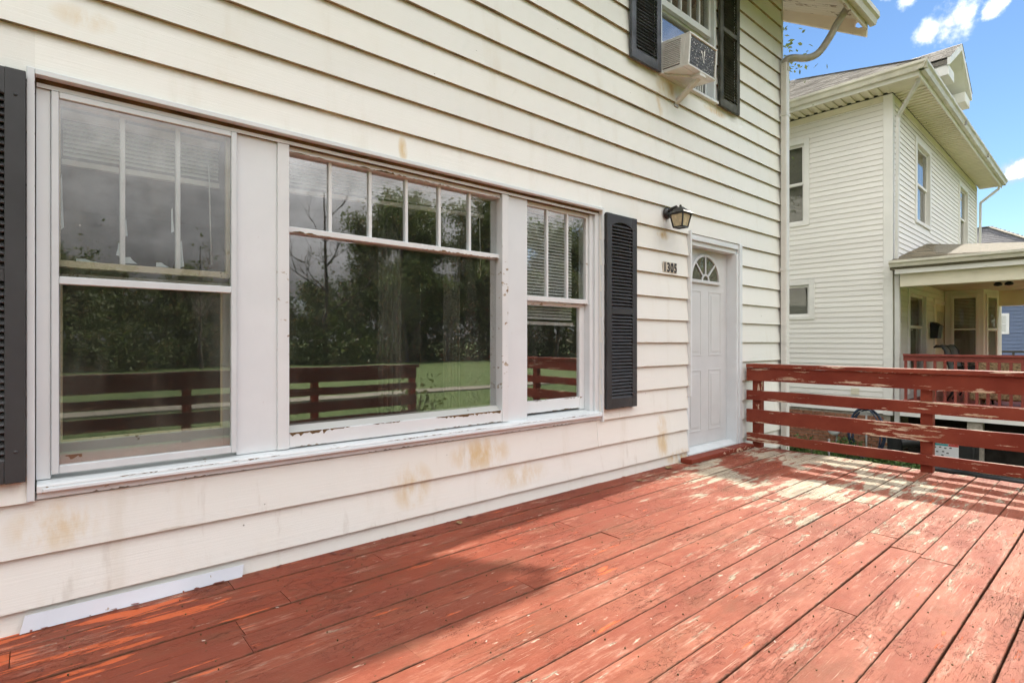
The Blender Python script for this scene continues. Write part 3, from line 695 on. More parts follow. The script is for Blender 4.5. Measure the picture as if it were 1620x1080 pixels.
for k in range(1, 6):
    x = 1.003+1.453*k/6; box('muntin', M['peel'], wc, x-.010, x+.010, .056, .092, 1.760, 2.150, bev=.003)
for k in range(6):
    a = 1.003+1.453*k/6+(.010 if k else 0); b = 1.003+1.453*(k+1)/6-(.010 if k < 5 else 0)
    MB().box(a, b, .072, .074, 1.760, 2.150).build('pane', M['glass'], wc)
MB().box(1.003, 2.456, .075, .078, .700, 1.728).build('pane', M['glass'], wc)
blind('window_blind', 1.02, 2.44, 2.165, 2.02, .205, .018, 'wide white blind raised behind the picture window transom', dz=-.045, tilt=.9)

# right: wooden double-hung with a lowered blind
u3 = MB()
for d in [(2.703, 2.723, 1.452, 2.178), (3.368, 3.395, 1.452, 2.178), (2.723, 3.368, 2.148, 2.178), (2.723, 3.368, 1.452, 1.488)]: u3.box(d[0], d[1], .042, .078, d[2], d[3])
u3 = u3.build('upper_sash', M['peel'], H, bev=.002)
for x in (2.935, 3.155): box('muntin', M['peel'], u3, x-.010, x+.010, .044, .074, 1.488, 2.148, bev=.003)
for a, b in ((2.723, 2.925), (2.945, 3.145), (3.165, 3.368)): MB().box(a, b, .060, .062, 1.488, 2.148).build('pane', M['glass'], u3)
l3 = MB()
for d in [(2.703, 2.735, .600, 1.450), (3.335, 3.395, .600, 1.450), (2.735, 3.335, .612, .702), (2.735, 3.335, 1.425, 1.450)]: l3.box(d[0], d[1], .082, .118, d[2], d[3])
l3 = l3.build('lower_sash', M['peel'], H, bev=.002)
MB().box(2.735, 3.335, .099, .101, .702, 1.425).build('pane', M['glass'], l3)
chipline(u3, 2.71, 3.38, .0412, 1.4525, .009, 21, up=1, gap=.35)
chipline(l3, 2.71, 3.38, .0812, .7015, .010, 22, gap=.45)
chipline(l3, 2.71, 3.38, .0812, .6125, .008, 23, up=1, gap=.4)
blind('window_blind', 2.72, 3.31, 2.15, 1.29, .145, .0245, 'white slatted blind lowered halfway in the narrow right-hand window', dz=.006, tilt=1.0, cord=False)
# curtains hanging in the room
for (x, w, lab) in ((1.75, .16, 'pale curtain panel hanging just inside the picture window near its middle'), (2.24, .13, 'pale curtain panel hanging just inside the picture window near its right end')):
    m = MB(); n = 14
    for i in range(n+1):
        f = i/n; m.v += [(x-w/2+w*f, .32+.018*math.sin(i*2.1), .30), (x-w/2+w*f, .32+.018*math.sin(i*2.1+.3), 2.15)]
    for i in range(n): m.face((2*i, 2*i+2, 2*i+3, 2*i+1), 0, True)
    o = m.build('curtain', M['curtain']); tag(o, lab, 'curtain'); o.modifiers.new('thick', 'SOLIDIFY').thickness = .003

# ---- shutters
def shutter(xl, z0, z1, w, frame, louv, nslat, arch=True, ym=.5, label=None):
    # local: x 0..w, z 0..h; front face at y=-0.062
    h = z1-z0; st = .062; y0, y1 = -.064, -.036
    s = MB(); s.box(xl, xl+st, y0, y1, z0, z1); s.box(xl+w-st, xl+w, y0, y1, z0, z1)
    zm = z0+h*ym; bt = .085
    s.box(xl+st, xl+w-st, y0+.001, y1, z0, z0+bt); s.box(xl+st, xl+w-st, y0+.001, y1, zm-.024, zm+.024)
    if arch:
        n = 10; a0, a1 = xl+st, xl+w-st; k = len(s.v)
        for i in range(n+1):
            f = i/n; x = a0+(a1-a0)*f; za = z1-.105+.042*math.sin(math.pi*f)**.6
            for (yy, zz) in ((y0+.001, za), (y0+.001, z1-.001), (y1, za), (y1, z1-.001)): s.v.append((x, yy, zz))
        for i in range(n):
            c = k+i*4
            s.face((c, c+4, c+5, c+1)); s.face((c+2, c+3, c+7, c+6)); s.face((c, c+2, c+6, c+4)); s.face((c+1, c+5, c+7, c+3))
    else: s.box(xl+st, xl+w-st, y0+.001, y1, z1-bt, z1)
    s.box(xl+st, xl+w-st, y1+.004, y1+.008, z0+.01, z1-.02)
    o = s.build('shutter', frame, H, bev=.003)
    if label: o['label'] = label
    for (x, z) in ((xl+.03, z0+.12), (xl+w-.03, z0+.12), (xl+.03, z1-.10), (xl+w-.03, z1-.10)):
        MB().lathe([(.008, -.003), (.007, .0), (.0, .002)], (0, 0, 0), 8).build('screw', frame, o, local=True)
        q = o.children[-1]; q.location = Vector((x, y0-.001, z))-org(H); q.rotation_euler = (R(90), 0, 0)
    me = MB().prism([(-.013, -.012), (-.010, -.016), (.013, .010), (.010, .014)], 'x', 0, w-2*st).mesh(louv)
    for (a, b) in ((z0+bt, zm-.024), (zm+.024, z1-(.075 if arch else bt))):
        for i in range(nslat):
            z = a+(b-a)*(i+.5)/nslat
            put('louver', me, o, Vector((xl+st, (y0+y1)/2, z))-org(H), (0, rnd.uniform(-.002, .002), 0))
    return o
shutter(3.507, .596, 2.200, .400, M['shutter'], M['shutter'], 25, label='charcoal louvered shutter between the windows and the door')
shutter(-.432, .602, 2.206, .402, M['shutter'], M['shutter'], 25, label='charcoal louvered shutter cut by the left edge')
shutter(3.835, 3.578, 5.20, .432, M['shutterblue'], M['shutterblue'], 24, arch=False, label='faded slate shutter left of the upstairs window')
shutter(5.318, 3.578, 5.20, .412, M['shuttermoss'], M['shuttermoss'], 24, arch=False, label='mossy dark shutter right of the upstairs window')

# ---- upstairs window
uw = MB()
for d in [(4.302, 4.345, 3.60, 5.178), (5.268, 5.308, 3.60, 5.178), (4.345, 5.268, 5.12, 5.178)]: uw.box(d[0], d[1], -.02, .12, d[2], d[3])
uw = uw.build('window_frame', M['trim'], H, bev=.002)
MB().prism([(.12, 3.635), (-.05, 3.612), (-.05, 3.587), (.12, 3.587)], 'x', 4.303, 5.307).build('sill', M['peel'], uw, bev=.002)
uu = MB()
for d in [(4.346, 4.385, 4.28, 5.119), (5.228, 5.267, 4.28, 5.119), (4.385, 5.228, 5.08, 5.119), (4.385, 5.228, 4.28, 4.345)]: uu.box(d[0], d[1], .015, .055, d[2], d[3])
uu = uu.build('upper_sash', M['peel'], H, bev=.002)
for k in (1, 2, 3, 4): x = 4.385+.843*k/5; box('muntin', M['peel'], uu, x-.010, x+.010, .018, .05, 4.345, 5.08, bev=.002)
MB().box(4.385, 5.228, .036, .038, 4.345, 5.08).build('pane', M['glass'], uu)
ul = MB()
for d in [(4.346, 4.39, 3.64, 4.30), (5.222, 5.267, 3.64, 4.30), (4.39, 5.222, 3.93, 3.985), (4.39, 5.222, 4.26, 4.30)]: ul.box(d[0], d[1], .062, .10, d[2], d[3])
ul = ul.build('lower_sash', M['peel'], H, bev=.002)
MB().box(4.39, 5.222, .08, .082, 3.985, 4.26).build('pane', M['glass'], ul)
m = MB()
for i in range(18):
    x = 4.87+i*.022; m.box(x, x+.014, .062+.008*(i % 2), .072+.008*(i % 2), 3.64, 3.93)
m.build('side_curtain', M['sashgrey'], ul)

# ---- the door
dr = MB()
SX0, SX1, SZ0, SZ1, SY = 4.845, 5.748, .086, 2.098, .10
dr.box(SX0, SX1, SY, SY+.045, SZ0, SZ1)
dr = dr.build('door', M['door'], H)
def frame_ring(m, x0, x1, z0, z1, w, y0, y1):
    m.box(x0, x1, y0, y1, z0, z0+w); m.box(x0, x1, y0, y1, z1-w, z1); m.box(x0, x0+w, y0, y1, z0+w, z1-w); m.box(x1-w, x1, y0, y1, z0+w, z1-w)
cxd = (SX0+SX1)/2
for (z0, z1) in ((.27, .80), (.93, 1.08), (1.10, 1.66)):
    pass
for sx_ in (-1, 1):
    for (z0, z1) in ((.22, .86), (1.00, 1.68)):
        a = cxd+sx_*.20-.125; m = MB()
        m.prism([(a, z0), (a+.25, z0), (a+.25, z1), (a, z1)], 'y', SY-.0015, SY-.0005) if False else None
        frame_ring(m, a, a+.25, z0, z1, .016, SY-.0035, SY-.0005)
        m.box(a+.045, a+.205, SY-.004, SY-.0005, z0+.045, z1-.045)
        m.build('door_panel', M['door'], dr, bev=.005)
# fanlight
FX, FZ, FR = cxd-.01, 1.785, .265
def arc(r, n=20, k=1.0): return [(FX+r*math.cos(math.pi*i/n), FZ+k*r*math.sin(math.pi*i/n)) for i in range(n+1)]
def arcband(m, r0, r1, y0, y1, k=.92, n=24):
    A, B = arc(r0, n, k), arc(r1, n, k); b = len(m.v)
    for (p, q) in zip(A, B):
        for (pt, y) in ((p, y0), (q, y0), (p, y1), (q, y1)): m.v.append((pt[0], y, pt[1]))
    for i in range(n):
        c = b+4*i
        m.face((c, c+4, c+5, c+1)); m.face((c+2, c+3, c+7, c+6)); m.face((c, c+2, c+6, c+4)); m.face((c+1, c+5, c+7, c+3))
m = MB(); arcband(m, FR, FR+.030, SY-.022, SY-.0005); m.box(FX-FR-.032, FX+FR+.032, SY-.023, SY-.0005, FZ-.034, FZ-.0005)
fl = m.build('fanlight', M['door'], dr, bev=.003)
m = MB(); A = arc(FR, 24, .92); m.prism([(x, z) for x, z in A], 'y', SY-.010, SY-.004); m.build('pane', M['glass2'], fl)
m = MB(); m.prism([(x, z) for x, z in arc(FR-.001, 24, .92)], 'y', SY-.0035, SY-.001); m.build('dark_hall', M['room'], fl)
m = MB(); arcband(m, .052, .074, SY-.018, SY-.0105)
for a in (45, 90, 135):
    c, s_ = math.cos(R(a)), math.sin(R(a))
    m.bar((FX+.07*c, SY-.0145, FZ+.07*.92*s_), (FX+FR*c, SY-.0145, FZ+FR*.92*s_), .007, .018)
m.build('muntin', M['door'], fl)
box('door_jamb', M['trim'], H, 5.749, 5.786, -.018, .148, .0, 2.100, bev=.002)
box('door_jamb', M['trim'], H, 4.80, 4.843, .004, .148, .0, 2.100, bev=.002)
box('door_head', M['trim'], H, 4.80, 5.786, .004, .148, 2.101, 2.146, bev=.002)
box('door_casing', M['trim'], H, 5.787, 5.848, -.034, .02, .04, 2.205, bev=.003)
box('door_casing', M['trim'], H, 4.80, 5.786, -.020, .02, 2.147, 2.205, bev=.003)
box('door_casing', M['trim'], H, 4.776, 4.799, -.052, .02, .62, 2.222, bev=.002)
box('door_casing', M['trim'], H, 4.777, 4.799, -.012, .02, .0, .618, bev=.002)
MB().prism([(.148, .083), (.06, .083), (-.02, .050), (-.02, .004), (.148, .004)], 'x', 4.80, 5.747).build('threshold', M['alum'], H)
# house number: four enamel plates
tp = bpy.data.objects
cu = None
for i, ch in enumerate('1305'):
    x = 4.345+i*.057
    pl = box('number_plate', M['plate'], H, x-.004, x+.050, -.0325, -.029, 1.788, 1.884)
    cv = bpy.data.curves.new('digit', 'FONT'); cv.body = ch; cv.size = .118; cv.extrude = .002; cv.align_x = 'CENTER'; cv.offset = .0028
    ob = bpy.data.objects.new('digit_src', cv); COL.objects.link(ob)
    bpy.context.view_layer.update()
    me = bpy.data.meshes.new_from_object(ob.evaluated_get(bpy.context.evaluated_depsgraph_get())); bpy.data.objects.remove(ob)
    me.materials.clear(); me.materials.append(M['digit'])
    d = put('digit', me, pl, Vector((x+.023, -.035, 1.795))-org(H), (R(90), 0, 0))
    for v in me.vertices: v.co.x *= .80

# ---- wall lantern
LN = empty('wall_lantern', (4.40, -.03, 2.33), 0, 'small black carriage lantern with amber glass beside the door', 'lamp')
m = MB(); m.lathe([(.0, .03), (.035, .028), (.052, .015), (.056, .0)], (0, 0, 0), 18)
o = m.build('back_plate', M['black'], LN, local=True); o.rotation_euler = (R(90), 0, 0)
MB().tube([(0, -.02, .0), (0, -.06, .035), (0, -.10, .045), (0, -.125, .01)], [.02, .015, .013, .015], 8).build('arm', M['black'], LN, local=True)
cy = -.145
def ring4(h, z): return [(-h, cy-h, z), (h, cy-h, z), (h, cy+h, z), (-h, cy+h, z)]
m = MB(); b0 = ring4(.082, -.025); b1 = ring4(.080, -.033); t1 = ring4(.030, .022); t2 = ring4(.016, .034)
for A in (b1, b0, t1, t2): m.v += A
for i in range(4):
    j = (i+1) % 4
    for k in (0, 4, 8): m.face((k+i, k+j, k+4+j, k+4+i))
m.face((0, 3, 2, 1)); m.face((12, 13, 14, 15)); m.build('cap', M['black'], LN, local=True)
up, lo = ring4(.066, -.034), ring4(.044, -.150)
m = MB()
for i in range(4):
    m.bar(up[i], lo[i], .011, .011); m.bar(up[i], up[(i+1) % 4], .010, .010); m.bar(lo[i], lo[(i+1) % 4], .012, .012)
m.build('cage', M['black'], LN, local=True)
for i in range(4):
    j = (i+1) % 4; c = Vector((0, cy, 0)); k = .965
    f = [Vector(p) for p in (up[i], up[j], lo[j], lo[i])]
    f = [Vector((p.x*k, cy+(p.y-cy)*k, p.z)) for p in f]
    MB().quad(*f).build('glass_panel', M['lampglass'], LN, local=True)
m = MB(); m.v += [(x*.9, cy+(y-cy)*.9, z) for x, y, z in lo]; m.face((0, 1, 2, 3)); m.build('floor_plate', M['black'], LN, local=True)
m = MB().lathe([(.0, .055), (.010, .05), (.012, .04), (.006, .034)], (0, cy, 0), 10); m.build('finial', M['black'], LN, local=True)

# ---- air conditioner
AC = empty('air_conditioner', (4.553, 0, 3.592), 0, 'old window air conditioner with dark fins, poking out of the upstairs window', 'air conditioner')
ax0, ax1, ay0, ay1, az0, az1 = -.235, .232, -.305, .055, .0, .290
AC.rotation_euler = (R(4), 0, 0)
m = MB(); m.box(ax0, ax1, -.255, ay1, az0, az1); m.build('case', M['acwhite'], AC, True, .006)
m = MB()
frame_ring(m, ax0, ax1, az0, az1, .02, ay0, -.2555)
m.build('rear_frame', M['acwhite'], AC, True, .004)
m = MB(); m.box(ax0+.021, ax1-.021, ay0+.012, -.2557, az0+.021, az1-.021); m.build('fins', M['acdark'], AC, True)
for i in range(8):
    z = az0+.045+i*.027; MB().box(ax0+.021, ax1-.021, ay0+.009, ay0+.0115, z, z+.003).build('wire', M['acdark'], AC, True)
lv = MB().prism([(-.008, -.004), (.0, -.006), (.004, .004), (-.004, .006)], 'y', -.085, .085).mesh(M['acwhite'])
MB().box(ax0-.0006, ax0-.0001, -.215, -.045, .03, .262).build('vent_recess', M['acdark'], AC, True)
for i in range(14): put('vent_louver', lv, AC, (ax0-.002, -.130, .045+i*.0165))
m = MB(); 
for (x, z, w, h) in ((.015, .10, .010, .10), (.022, .16, .012, .05), (-.01, .13, .008, .05), (-.03, .17, .016, .02)): m.box(x, x+w, ay0+.0075, ay0+.0088, z, z+h)
rr = random.Random(3)
for i in range(90):
    x, z = rr.uniform(ax0+.03, ax1-.04), rr.uniform(.03, .255); m.box(x, x+rr.uniform(.002, .009), ay0+.0075, ay0+.0088, z, z+rr.uniform(.002, .009))
m.build('bird_droppings', M['guano'], AC, True)['kind'] = 'stuff'
MB().box(-.04, .06, -.02+ay0+.02, ay0+.09, -.028, -.001).build('bracket_foot', M['acwhite'], AC, True, .003)
MB().bar((0.03, ay0+.05, -.012), (0.03, -.01, -.20), .055, .03).build('support_arm', M['acwhite'], AC, True, .003)
MB().bar((0.03, -.035, -.20), (0.03, .0, -.205), .06, .05).build('arm_shoe', M['grey'], AC, True, .003)
MB().bar((-.22, -.06, -.012), (.02, ay0+.06, -.012), .012, .016).build('brace', M['acwhite'], AC, True)

# ------------------------------------------------------------------ the deck
DK = empty('deck', (2.0, -2.2, 0), 0, 'weathered red painted plank deck along the front of the white house', 'deck')
DX0, DX1, DEPTH, PITCH = -2.4, 6.03, 4.41, .1522
def plank(x0, x1, yc, w, zoff, rr):
    m = MB(); n = max(2, int((x1-x0)/.35)); ed = []
    sag = rr.uniform(-.0012, .0016); roll = rr.uniform(-.0012, .0012)
    for i in range(n+1):
        x = x0+(x1-x0)*i/n; j1, j2 = rr.uniform(-.0014, .0014), rr.uniform(-.0014, .0014); zz = zoff+rr.uniform(-.0006, .0006)
        a, b = yc-w/2+j1, yc+w/2+j2
        for (y, z, e) in ((a, zz-.034, 1), (a, zz-.003-roll, 1), (a+.0025, zz-.0004-roll, .9), (a+.014, zz-roll, .3), (yc, zz+sag, 0), (b-.014, zz+roll, .3), (b-.0025, zz-.0004+roll, .9), (b, zz-.003+roll, 1), (b, zz-.034, 1)):
            m.v.append((x, y, z)); ed.append(e)
    for i in range(n):
        for k in range(8): m.face((i*9+k, (i+1)*9+k, (i+1)*9+k+1, i*9+k+1))
        m.face((i*9, i*9+8, (i+1)*9+8, (i+1)*9))
    m.face(range(9)); m.face([n*9+k for k in range(9)][::-1])
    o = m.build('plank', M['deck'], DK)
    o.data.attributes.new('edge', 'FLOAT', 'POINT').data.foreach_set('value', ed)
    return o
rr = random.Random(21)
nrow = int(DEPTH/PITCH)
for i in range(nrow):
    yc = -.006-PITCH*(i+.5); x = DX0+rr.uniform(-.1, 0); w = PITCH-rr.choice((.0028, .0034, .004, .005, .0065))
    zrow = rr.uniform(-.002, .002); x = DX0
    first = True
    while x < DX1-.02:
        L = rr.uniform(.9, 3.0) if not first else rr.uniform(.5, 2.6); first = False
        e = min(DX1, x+L)
        if DX1-e < .45: e = DX1
        plank(x+.0015, e-.0015, yc+rr.uniform(-.0008, .0008), w, zrow+rr.uniform(-.0018, .0018), rr); x = e
for y in (-.35, -1.6, -2.9, -4.3):
    box('beam', M['railz'], DK, DX0+.02, DX1-.06, y-.045, y+.045, -.24, -.045)
for k in range(22):
    x = DX0+.1+k*.395; box('joist', M['railz'], DK, x, x+.04, -4.35, -.06, -.20, -.0385) if k % 1 == 0 and x < DX1-.08 else None
box('rim_board', M['rail'], DK, DX1-.055, DX1-.012, -4.39, -.04, -.22, -.038)
box('rim_board', M['railx'], DK, DX0, DX1-.056, -4.39, -4.352, -.22, -.038)
for (x, y) in ((-2.2, -4.3), (.4, -4.3), (3.0, -4.3), (5.9, -4.3), (5.9, -1.6), (5.9, -.35), (-2.2, -1.6)):
    box('support_post', M['railz'], DK, x-.045, x+.045, y-.044, y+.044, GZ-.1, -.242)

nm = MB(); rn = random.Random(17)
for i in range(nrow):
    yc = -.006-PITCH*(i+.5)
    for k in range(22):
        x = DX0+.12+k*.395
        if x > DX1-.05: continue
        for s_ in (-.045, .042):
            cx_, cy_ = x+rn.uniform(-.008, .008), yc+s_+rn.uniform(-.006, .006); b_ = len(nm.v); r_ = rn.uniform(.0022, .0034)
            nm.v += [(cx_+r_*math.cos(a*1.0472), cy_+r_*math.sin(a*1.0472), .0042) for a in range(6)]; nm.face(range(b_, b_+6))
            nm.v += [(cx_+r_*math.cos(a*1.0472), cy_+r_*math.sin(a*1.0472), -.004) for a in range(6)]
            for a in range(6): nm.face((b_+6+a, b_+6+(a+1) % 6, b_+(a+1) % 6, b_+a))
nm.build('nail_heads', M['rot'], DK, fix=False)['kind'] = 'stuff'
# side railing
def edge_attr(o, w=0.02):
    me = o.data; co = [v.co for v in me.vertices]
    me.attributes.new('edge', 'FLOAT', 'POINT').data.foreach_set('value', [1.0]*len(co))
def rail_board(name, mat, parent, axis, a, b, c0, c1, z0, z1, seed):
    # long board: subdivided so that the rubbed edges and a slight wander can show
    r2 = random.Random(seed); m = MB(); n = max(2, int(abs(b-a)/.18)); ed = []
    zs = [z0, z0+.012, (z0+z1)/2, z1-.012, z1]
    for i in range(n+1):
        t = a+(b-a)*i/n; dz = r2.uniform(-.0018, .0018); dc = r2.uniform(-.0012, .0012)
        ring = [(c0, z, 1.0 if k in (0, 4) else .75 if k in (1, 3) else 0) for k, z in enumerate(zs)] + [(c1, z, 1.0 if k in (0, 4) else .75 if k in (1, 3) else 0) for k, z in reversed(list(enumerate(zs)))]
        for (c, z, e) in ring:
            m.v.append((c+dc, t, z+dz) if axis == 'y' else (t, c+dc, z+dz)); ed.append(e)
    for i in range(n):
        for k in range(10): m.face((i*10+k, i*10+(k+1) % 10, (i+1)*10+(k+1) % 10, (i+1)*10+k))
    m.face(range(10)); m.face([n*10+k for k in range(10)][::-1])
    o = m.build(name, mat, parent)
    o.data.attributes.new('edge', 'FLOAT', 'POINT').data.foreach_set('value', ed)
    return o
SR = empty('deck_railing', (5.95, -.1, 0), 0, 'chipped red board railing across the far end of the deck', 'railing')
for k, (z0, z1) in enumerate(((.068, .158), (.274, .414), (.516, .620), (.726, .866))):
    rail_board('rail_board', M['rail'], SR, 'y', -.055, -4.26, 5.893, 5.925, z0, z1, 40+k)
rail_board('cap_rail', M['rail'], SR, 'y', -.062, -4.30, 5.872, 6.022, .868, .906, 50)
for y in (-.15, -1.66, -3.17, -4.20):
    o = box('post', M['railz'], SR, 5.926, 6.014, y-.044, y+.044, -.035, .867, bev=.004); edge_attr(o)
    for v in o.data.attributes['edge'].data: v.value = .3
for y in (-.13, -.18, -1.64, -1.69):
    for (z0, z1) in ((.068, .158), (.274, .414), (.516, .620), (.726, .866)):
        c = MB().lathe([(.006, 0), (.005, .0012), (0, .0015)], (0, 0, 0), 6).mesh(M['rail']); put('nail', c, SR, Vector((5.8925, y, (z0+z1)/2))-org(SR), (0, R(-90), 0))
FRL = empty('deck_railing', (1.0, -4.25, 0), 0, 'red board railing along the front of the deck, mirrored in the windows', 'railing')
for k, (z0, z1) in enumerate(((.03, .12), (.20, .34), (.43, .53), (.60, .76))):
    rail_board('rail_board', M['railx'], FRL, 'x', -2.40, 4.38, -4.235, -4.203, z0, z1, 60+k)
rail_board('cap_rail', M['railx'], FRL, 'x', -2.42, 4.42, -4.33, -4.185, .762, .80, 66)
for x in (-2.3, -.25, 1.31, 2.84, 4.34):
    o = box('post', M['railz'], FRL, x-.044, x+.044, -4.324, -4.236, -.035, .761, bev=.004); edge_attr(o)
# door step
ST = box('door_step', M['rail'], None, 4.62, 5.862, -.155, -.036, .0035, .046, bev=.004); tag(ST, 'low red painted step board at the foot of the grey door', 'step')
ST.data.attributes.new('edge', 'FLOAT', 'POINT')
# flattened white strip propped against the siding
m = MB(); n = 12
for i in range(n+1):
    f = i/n; x = -.045+.81*f; b = .004*math.sin(f*9)
    lo_ = (x-.004, -.043+b*.7, .003); hi = (x+(.006 if i else .012), -.0335+b*.15, .068-.010*f)
    m.v += [lo_, hi, (hi[0], hi[1]+.002, hi[2]), (lo_[0], lo_[1]+.002, lo_[2]+.001)]
for i in range(n):
    k = i*4
    for a in range(4): m.face((k+a, k+4+a, k+4+(a+1) % 4, k+(a+1) % 4))
m.face((0, 1, 2, 3)); m.face([n*4+a for a in range(4)][::-1])
tag(m.build('metal_strip', M['strip']), 'flat white metal trim strip leaning on the siding at the deck edge', 'trim strip')
# flakes, twigs and leaves lying about
rr = random.Random(4)
def scatter(name, mat, n, fn, size, lab, cat):
    m = MB()
    for i in range(n):
        x, y, z = fn(); a = rr.uniform(0, 6.28); L = size*rr.uniform(.4, 1.5); w = L*rr.uniform(.25, .7); up = rr.uniform(.0, .35)*L
        c, s_ = math.cos(a), math.sin(a); P = []
        for (u, v) in ((-1, -.4), (-.2, -1), (1, -.3), (.7, .8), (-.5, .9)):
            P.append((x+u*L*c-v*w*s_, y+u*L*s_+v*w*c, z+.002+up*(.5+.5*u)*rr.uniform(.4, 1)))
        b = len(m.v); m.v += P; m.face(range(b, b+5))
    o = m.build(name, mat, fix=False); tag(o, lab, cat, kind='stuff'); return o
scatter('paint_flakes', M['flake'], 110, lambda: (rr.uniform(-.2, 4.7), -.036-abs(rr.gauss(0, .03)), .004+abs(rr.gauss(0, .004))), .013, 'red paint flakes and grit along the foot of the siding', 'debris')
scatter('pale_flakes', M['flakewhite'], 130, lambda: (rr.uniform(-.4, 5.8), -rr.uniform(.05, 3.4), .003), .006, 'pale paint flakes scattered over the deck boards', 'debris')
def leaf(x, y, L, a, lab):
    m = MB(); n = 6
    for i in range(n+1):
        f = i/n; w = .32*L*math.sin(math.pi*min(1, f*.92+.08))**.8; z = .004+.25*L*(f-.5)**2
        m.v += [(L*(f-.5), -w, z+.35*w), (L*(f-.5), 0, z), (L*(f-.5), w, z+.4*w)]
    for i in range(n): m.face((3*i, 3*i+3, 3*i+4, 3*i+1), 0, True); m.face((3*i+1, 3*i+4, 3*i+5, 3*i+2), 0, True)
    o = m.build('dry_leaf', M['dryleaf'], fix=False); o.location = (x, y, .002); o.rotation_euler = (0, 0, a); tag(o, lab, 'leaf')
leaf(4.33, -.10, .10, .3, 'curled brown leaf on the deck just left of the door step')
leaf(2.02, -.09, .06, 1.2, 'small curled leaf at the siding foot below the picture window')
leaf(3.75, -.20, .07, 2.2, 'pale dry leaf on the shaded deck below the right shutter')

# ------------------------------------------------------------------ neighbouring house
NO = (12.0, .17, 0.0); NR = R(1.5)
N = empty('house', NO, NR, 'cream two-storey house next door with a covered porch', 'house')
def nbox(name, mat, *d, bev=0, parent=None): return MB().box(*d).build(name, mat, parent or N, True, bev)
NL, ND = 9.25, 9.0
nz0, nz1 = -.20, 5.74
SIDEH = [(1.42, 2.35, 3.53, 5.32), (1.32, 2.40, 1.60, 2.41)]
FRONTH = [(1.74, 3.12, 3.62, 5.38), (6.45, 7.75, 3.62, 5.38), (1.15, 2.72, .10, 2.22), (3.45, 4.95, .0, 2.12)]
nbox('wall', M['creamtrim'], .16, NL-.02, .16, ND, nz0, nz1)
def nclaps(side):
    rr2 = random.Random(9)
    pitch = .1016; n = int((nz1-nz0)/pitch)
    holes = SIDEH if side else FRONTH; L = ND if side else NL
    for i in range(n+1):
        zb = nz0+i*pitch; zt = min(zb+pitch, nz1)
        if zt-zb < .01: continue
        xs = [(.11, L-.11)]
        for h in holes:
            if h[2] < zb+pitch*.6 and h[3] > zb+pitch*.4:
                nx = []
                for (a, b) in xs:
                    if h[1] <= a or h[0] >= b: nx.append((a, b)); continue
                    if h[0] > a: nx.append((a, h[0]))
                    if h[1] < b: nx.append((h[1], b))
                xs = nx
        for (a, b) in xs:
            m = MB(); lip = .014; o_ = rr2.uniform(-.0006, .0006)
            pr = [(.0, zb), (-lip, zb+o_), (-.001, zt), (.0, zt)]
            k = 0
            for c in (a, b):
                for (p, q) in pr: m.v.append((p, c, q) if side else (c, p, q))
            m.face((0, 4, 5, 1), 1); m.face((1, 5, 6, 2), 0); m.face((0, 1, 2, 3), 0); m.face((7, 6, 5, 4), 0); m.face((2, 6, 7, 3), 0)
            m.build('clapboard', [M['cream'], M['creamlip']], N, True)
nclaps(True); nclaps(False)
def slab_holes_side(): pass
# sheathing behind the boards (with real openings) on both visible faces
def nwall(side):
    holes = SIDEH if side else FRONTH; L = ND if side else NL
    xs = sorted({.02, L-.02, *[h[0] for h in holes], *[h[1] for h in holes]}); zs = sorted({nz0, nz1, *[h[2] for h in holes], *[h[3] for h in holes]})
    m = MB()
    for i in range(len(xs)-1):
        for j in range(len(zs)-1):
            cx, cz = (xs[i]+xs[i+1])/2, (zs[j]+zs[j+1])/2
            if any(h[0] < cx < h[1] and h[2] < cz < h[3] for h in holes): continue
            a, b, c, d = xs[i], xs[i+1], zs[j], zs[j+1]
            P = [(a, c), (b, c), (b, d), (a, d)]
            m.quad(*[((.002, p, q) if side else (p, .002, q)) for p, q in P])
    m.build('sheathing', M['creamtrim'], N, True, fix=False)
nwall(True); nwall(False)
# corner boards and a frieze
nbox('corner_board', M['creamtrim'], -.022, .0, -.022, .13, nz0-.02, nz1-.0, bev=.003)
nbox('corner_board', M['creamtrim'], .001, .11, -.022, .0, nz0-.02, nz1, bev=.003)
nbox('corner_board', M['creamtrim'], NL-.11, NL+.02, -.022, .0, nz0-.02, nz1, bev=.003)
nbox('frieze', M['soffit'], .112, NL-.112, -.026, .0, 5.62, 5.739); nbox('frieze', M['soffit'], -.026, .0, .132, ND, 5.62, 5.739)
# windows next door
def nwindow(side, a, b, z0, z1, sashes=2, mid=None, name='window'):
    # casing ring, two sashes, panes; a..b along the wall
    def T(x0, x1, y0, y1, z0_, z1_): return (y0, y1, x0, x1, z0_, z1_) if side else (x0, x1, y0, y1, z0_, z1_)
    m = MB(); w = .10
    for d in ((a, a+w, z0, z1), (b-w, b, z0, z1), (a+w, b-w, z1-w, z1), (a+w, b-w, z0, z0+w*.7)): m.box(*T(d[0], d[1], -.032, .10, d[2], d[3]))
    o = m.build(name, M['creamtrim'], N, True, .004)
    a, b, z0, z1 = a+w, b-w, z0+w*.7, z1-w
    mid = mid or (z0+z1)/2; zz = [(mid-.02, z1, .03), (z0, mid+.02, .055)] if sashes == 2 else [(z0, z1, .04)]
    for (p, q, y) in zz:
        m = MB(); s_ = .05
        for d in ((a, a+s_, p, q), (b-s_, b, p, q), (a+s_, b-s_, q-s_, q), (a+s_, b-s_, p, p+s_)): m.box(*T(d[0], d[1], y, y+.02, d[2], d[3]))
        m.build('sash', M['creamtrim'], o, True)
        MB().box(*T(a+s_, b-s_, y+.008, y+.011, p+s_, q-s_)).build('pane', M['nglass'], o, True)
    MB().box(*T(a, b, .11, .115, z0, z1)).build('dim_room', M['room'], o, True)
    return o
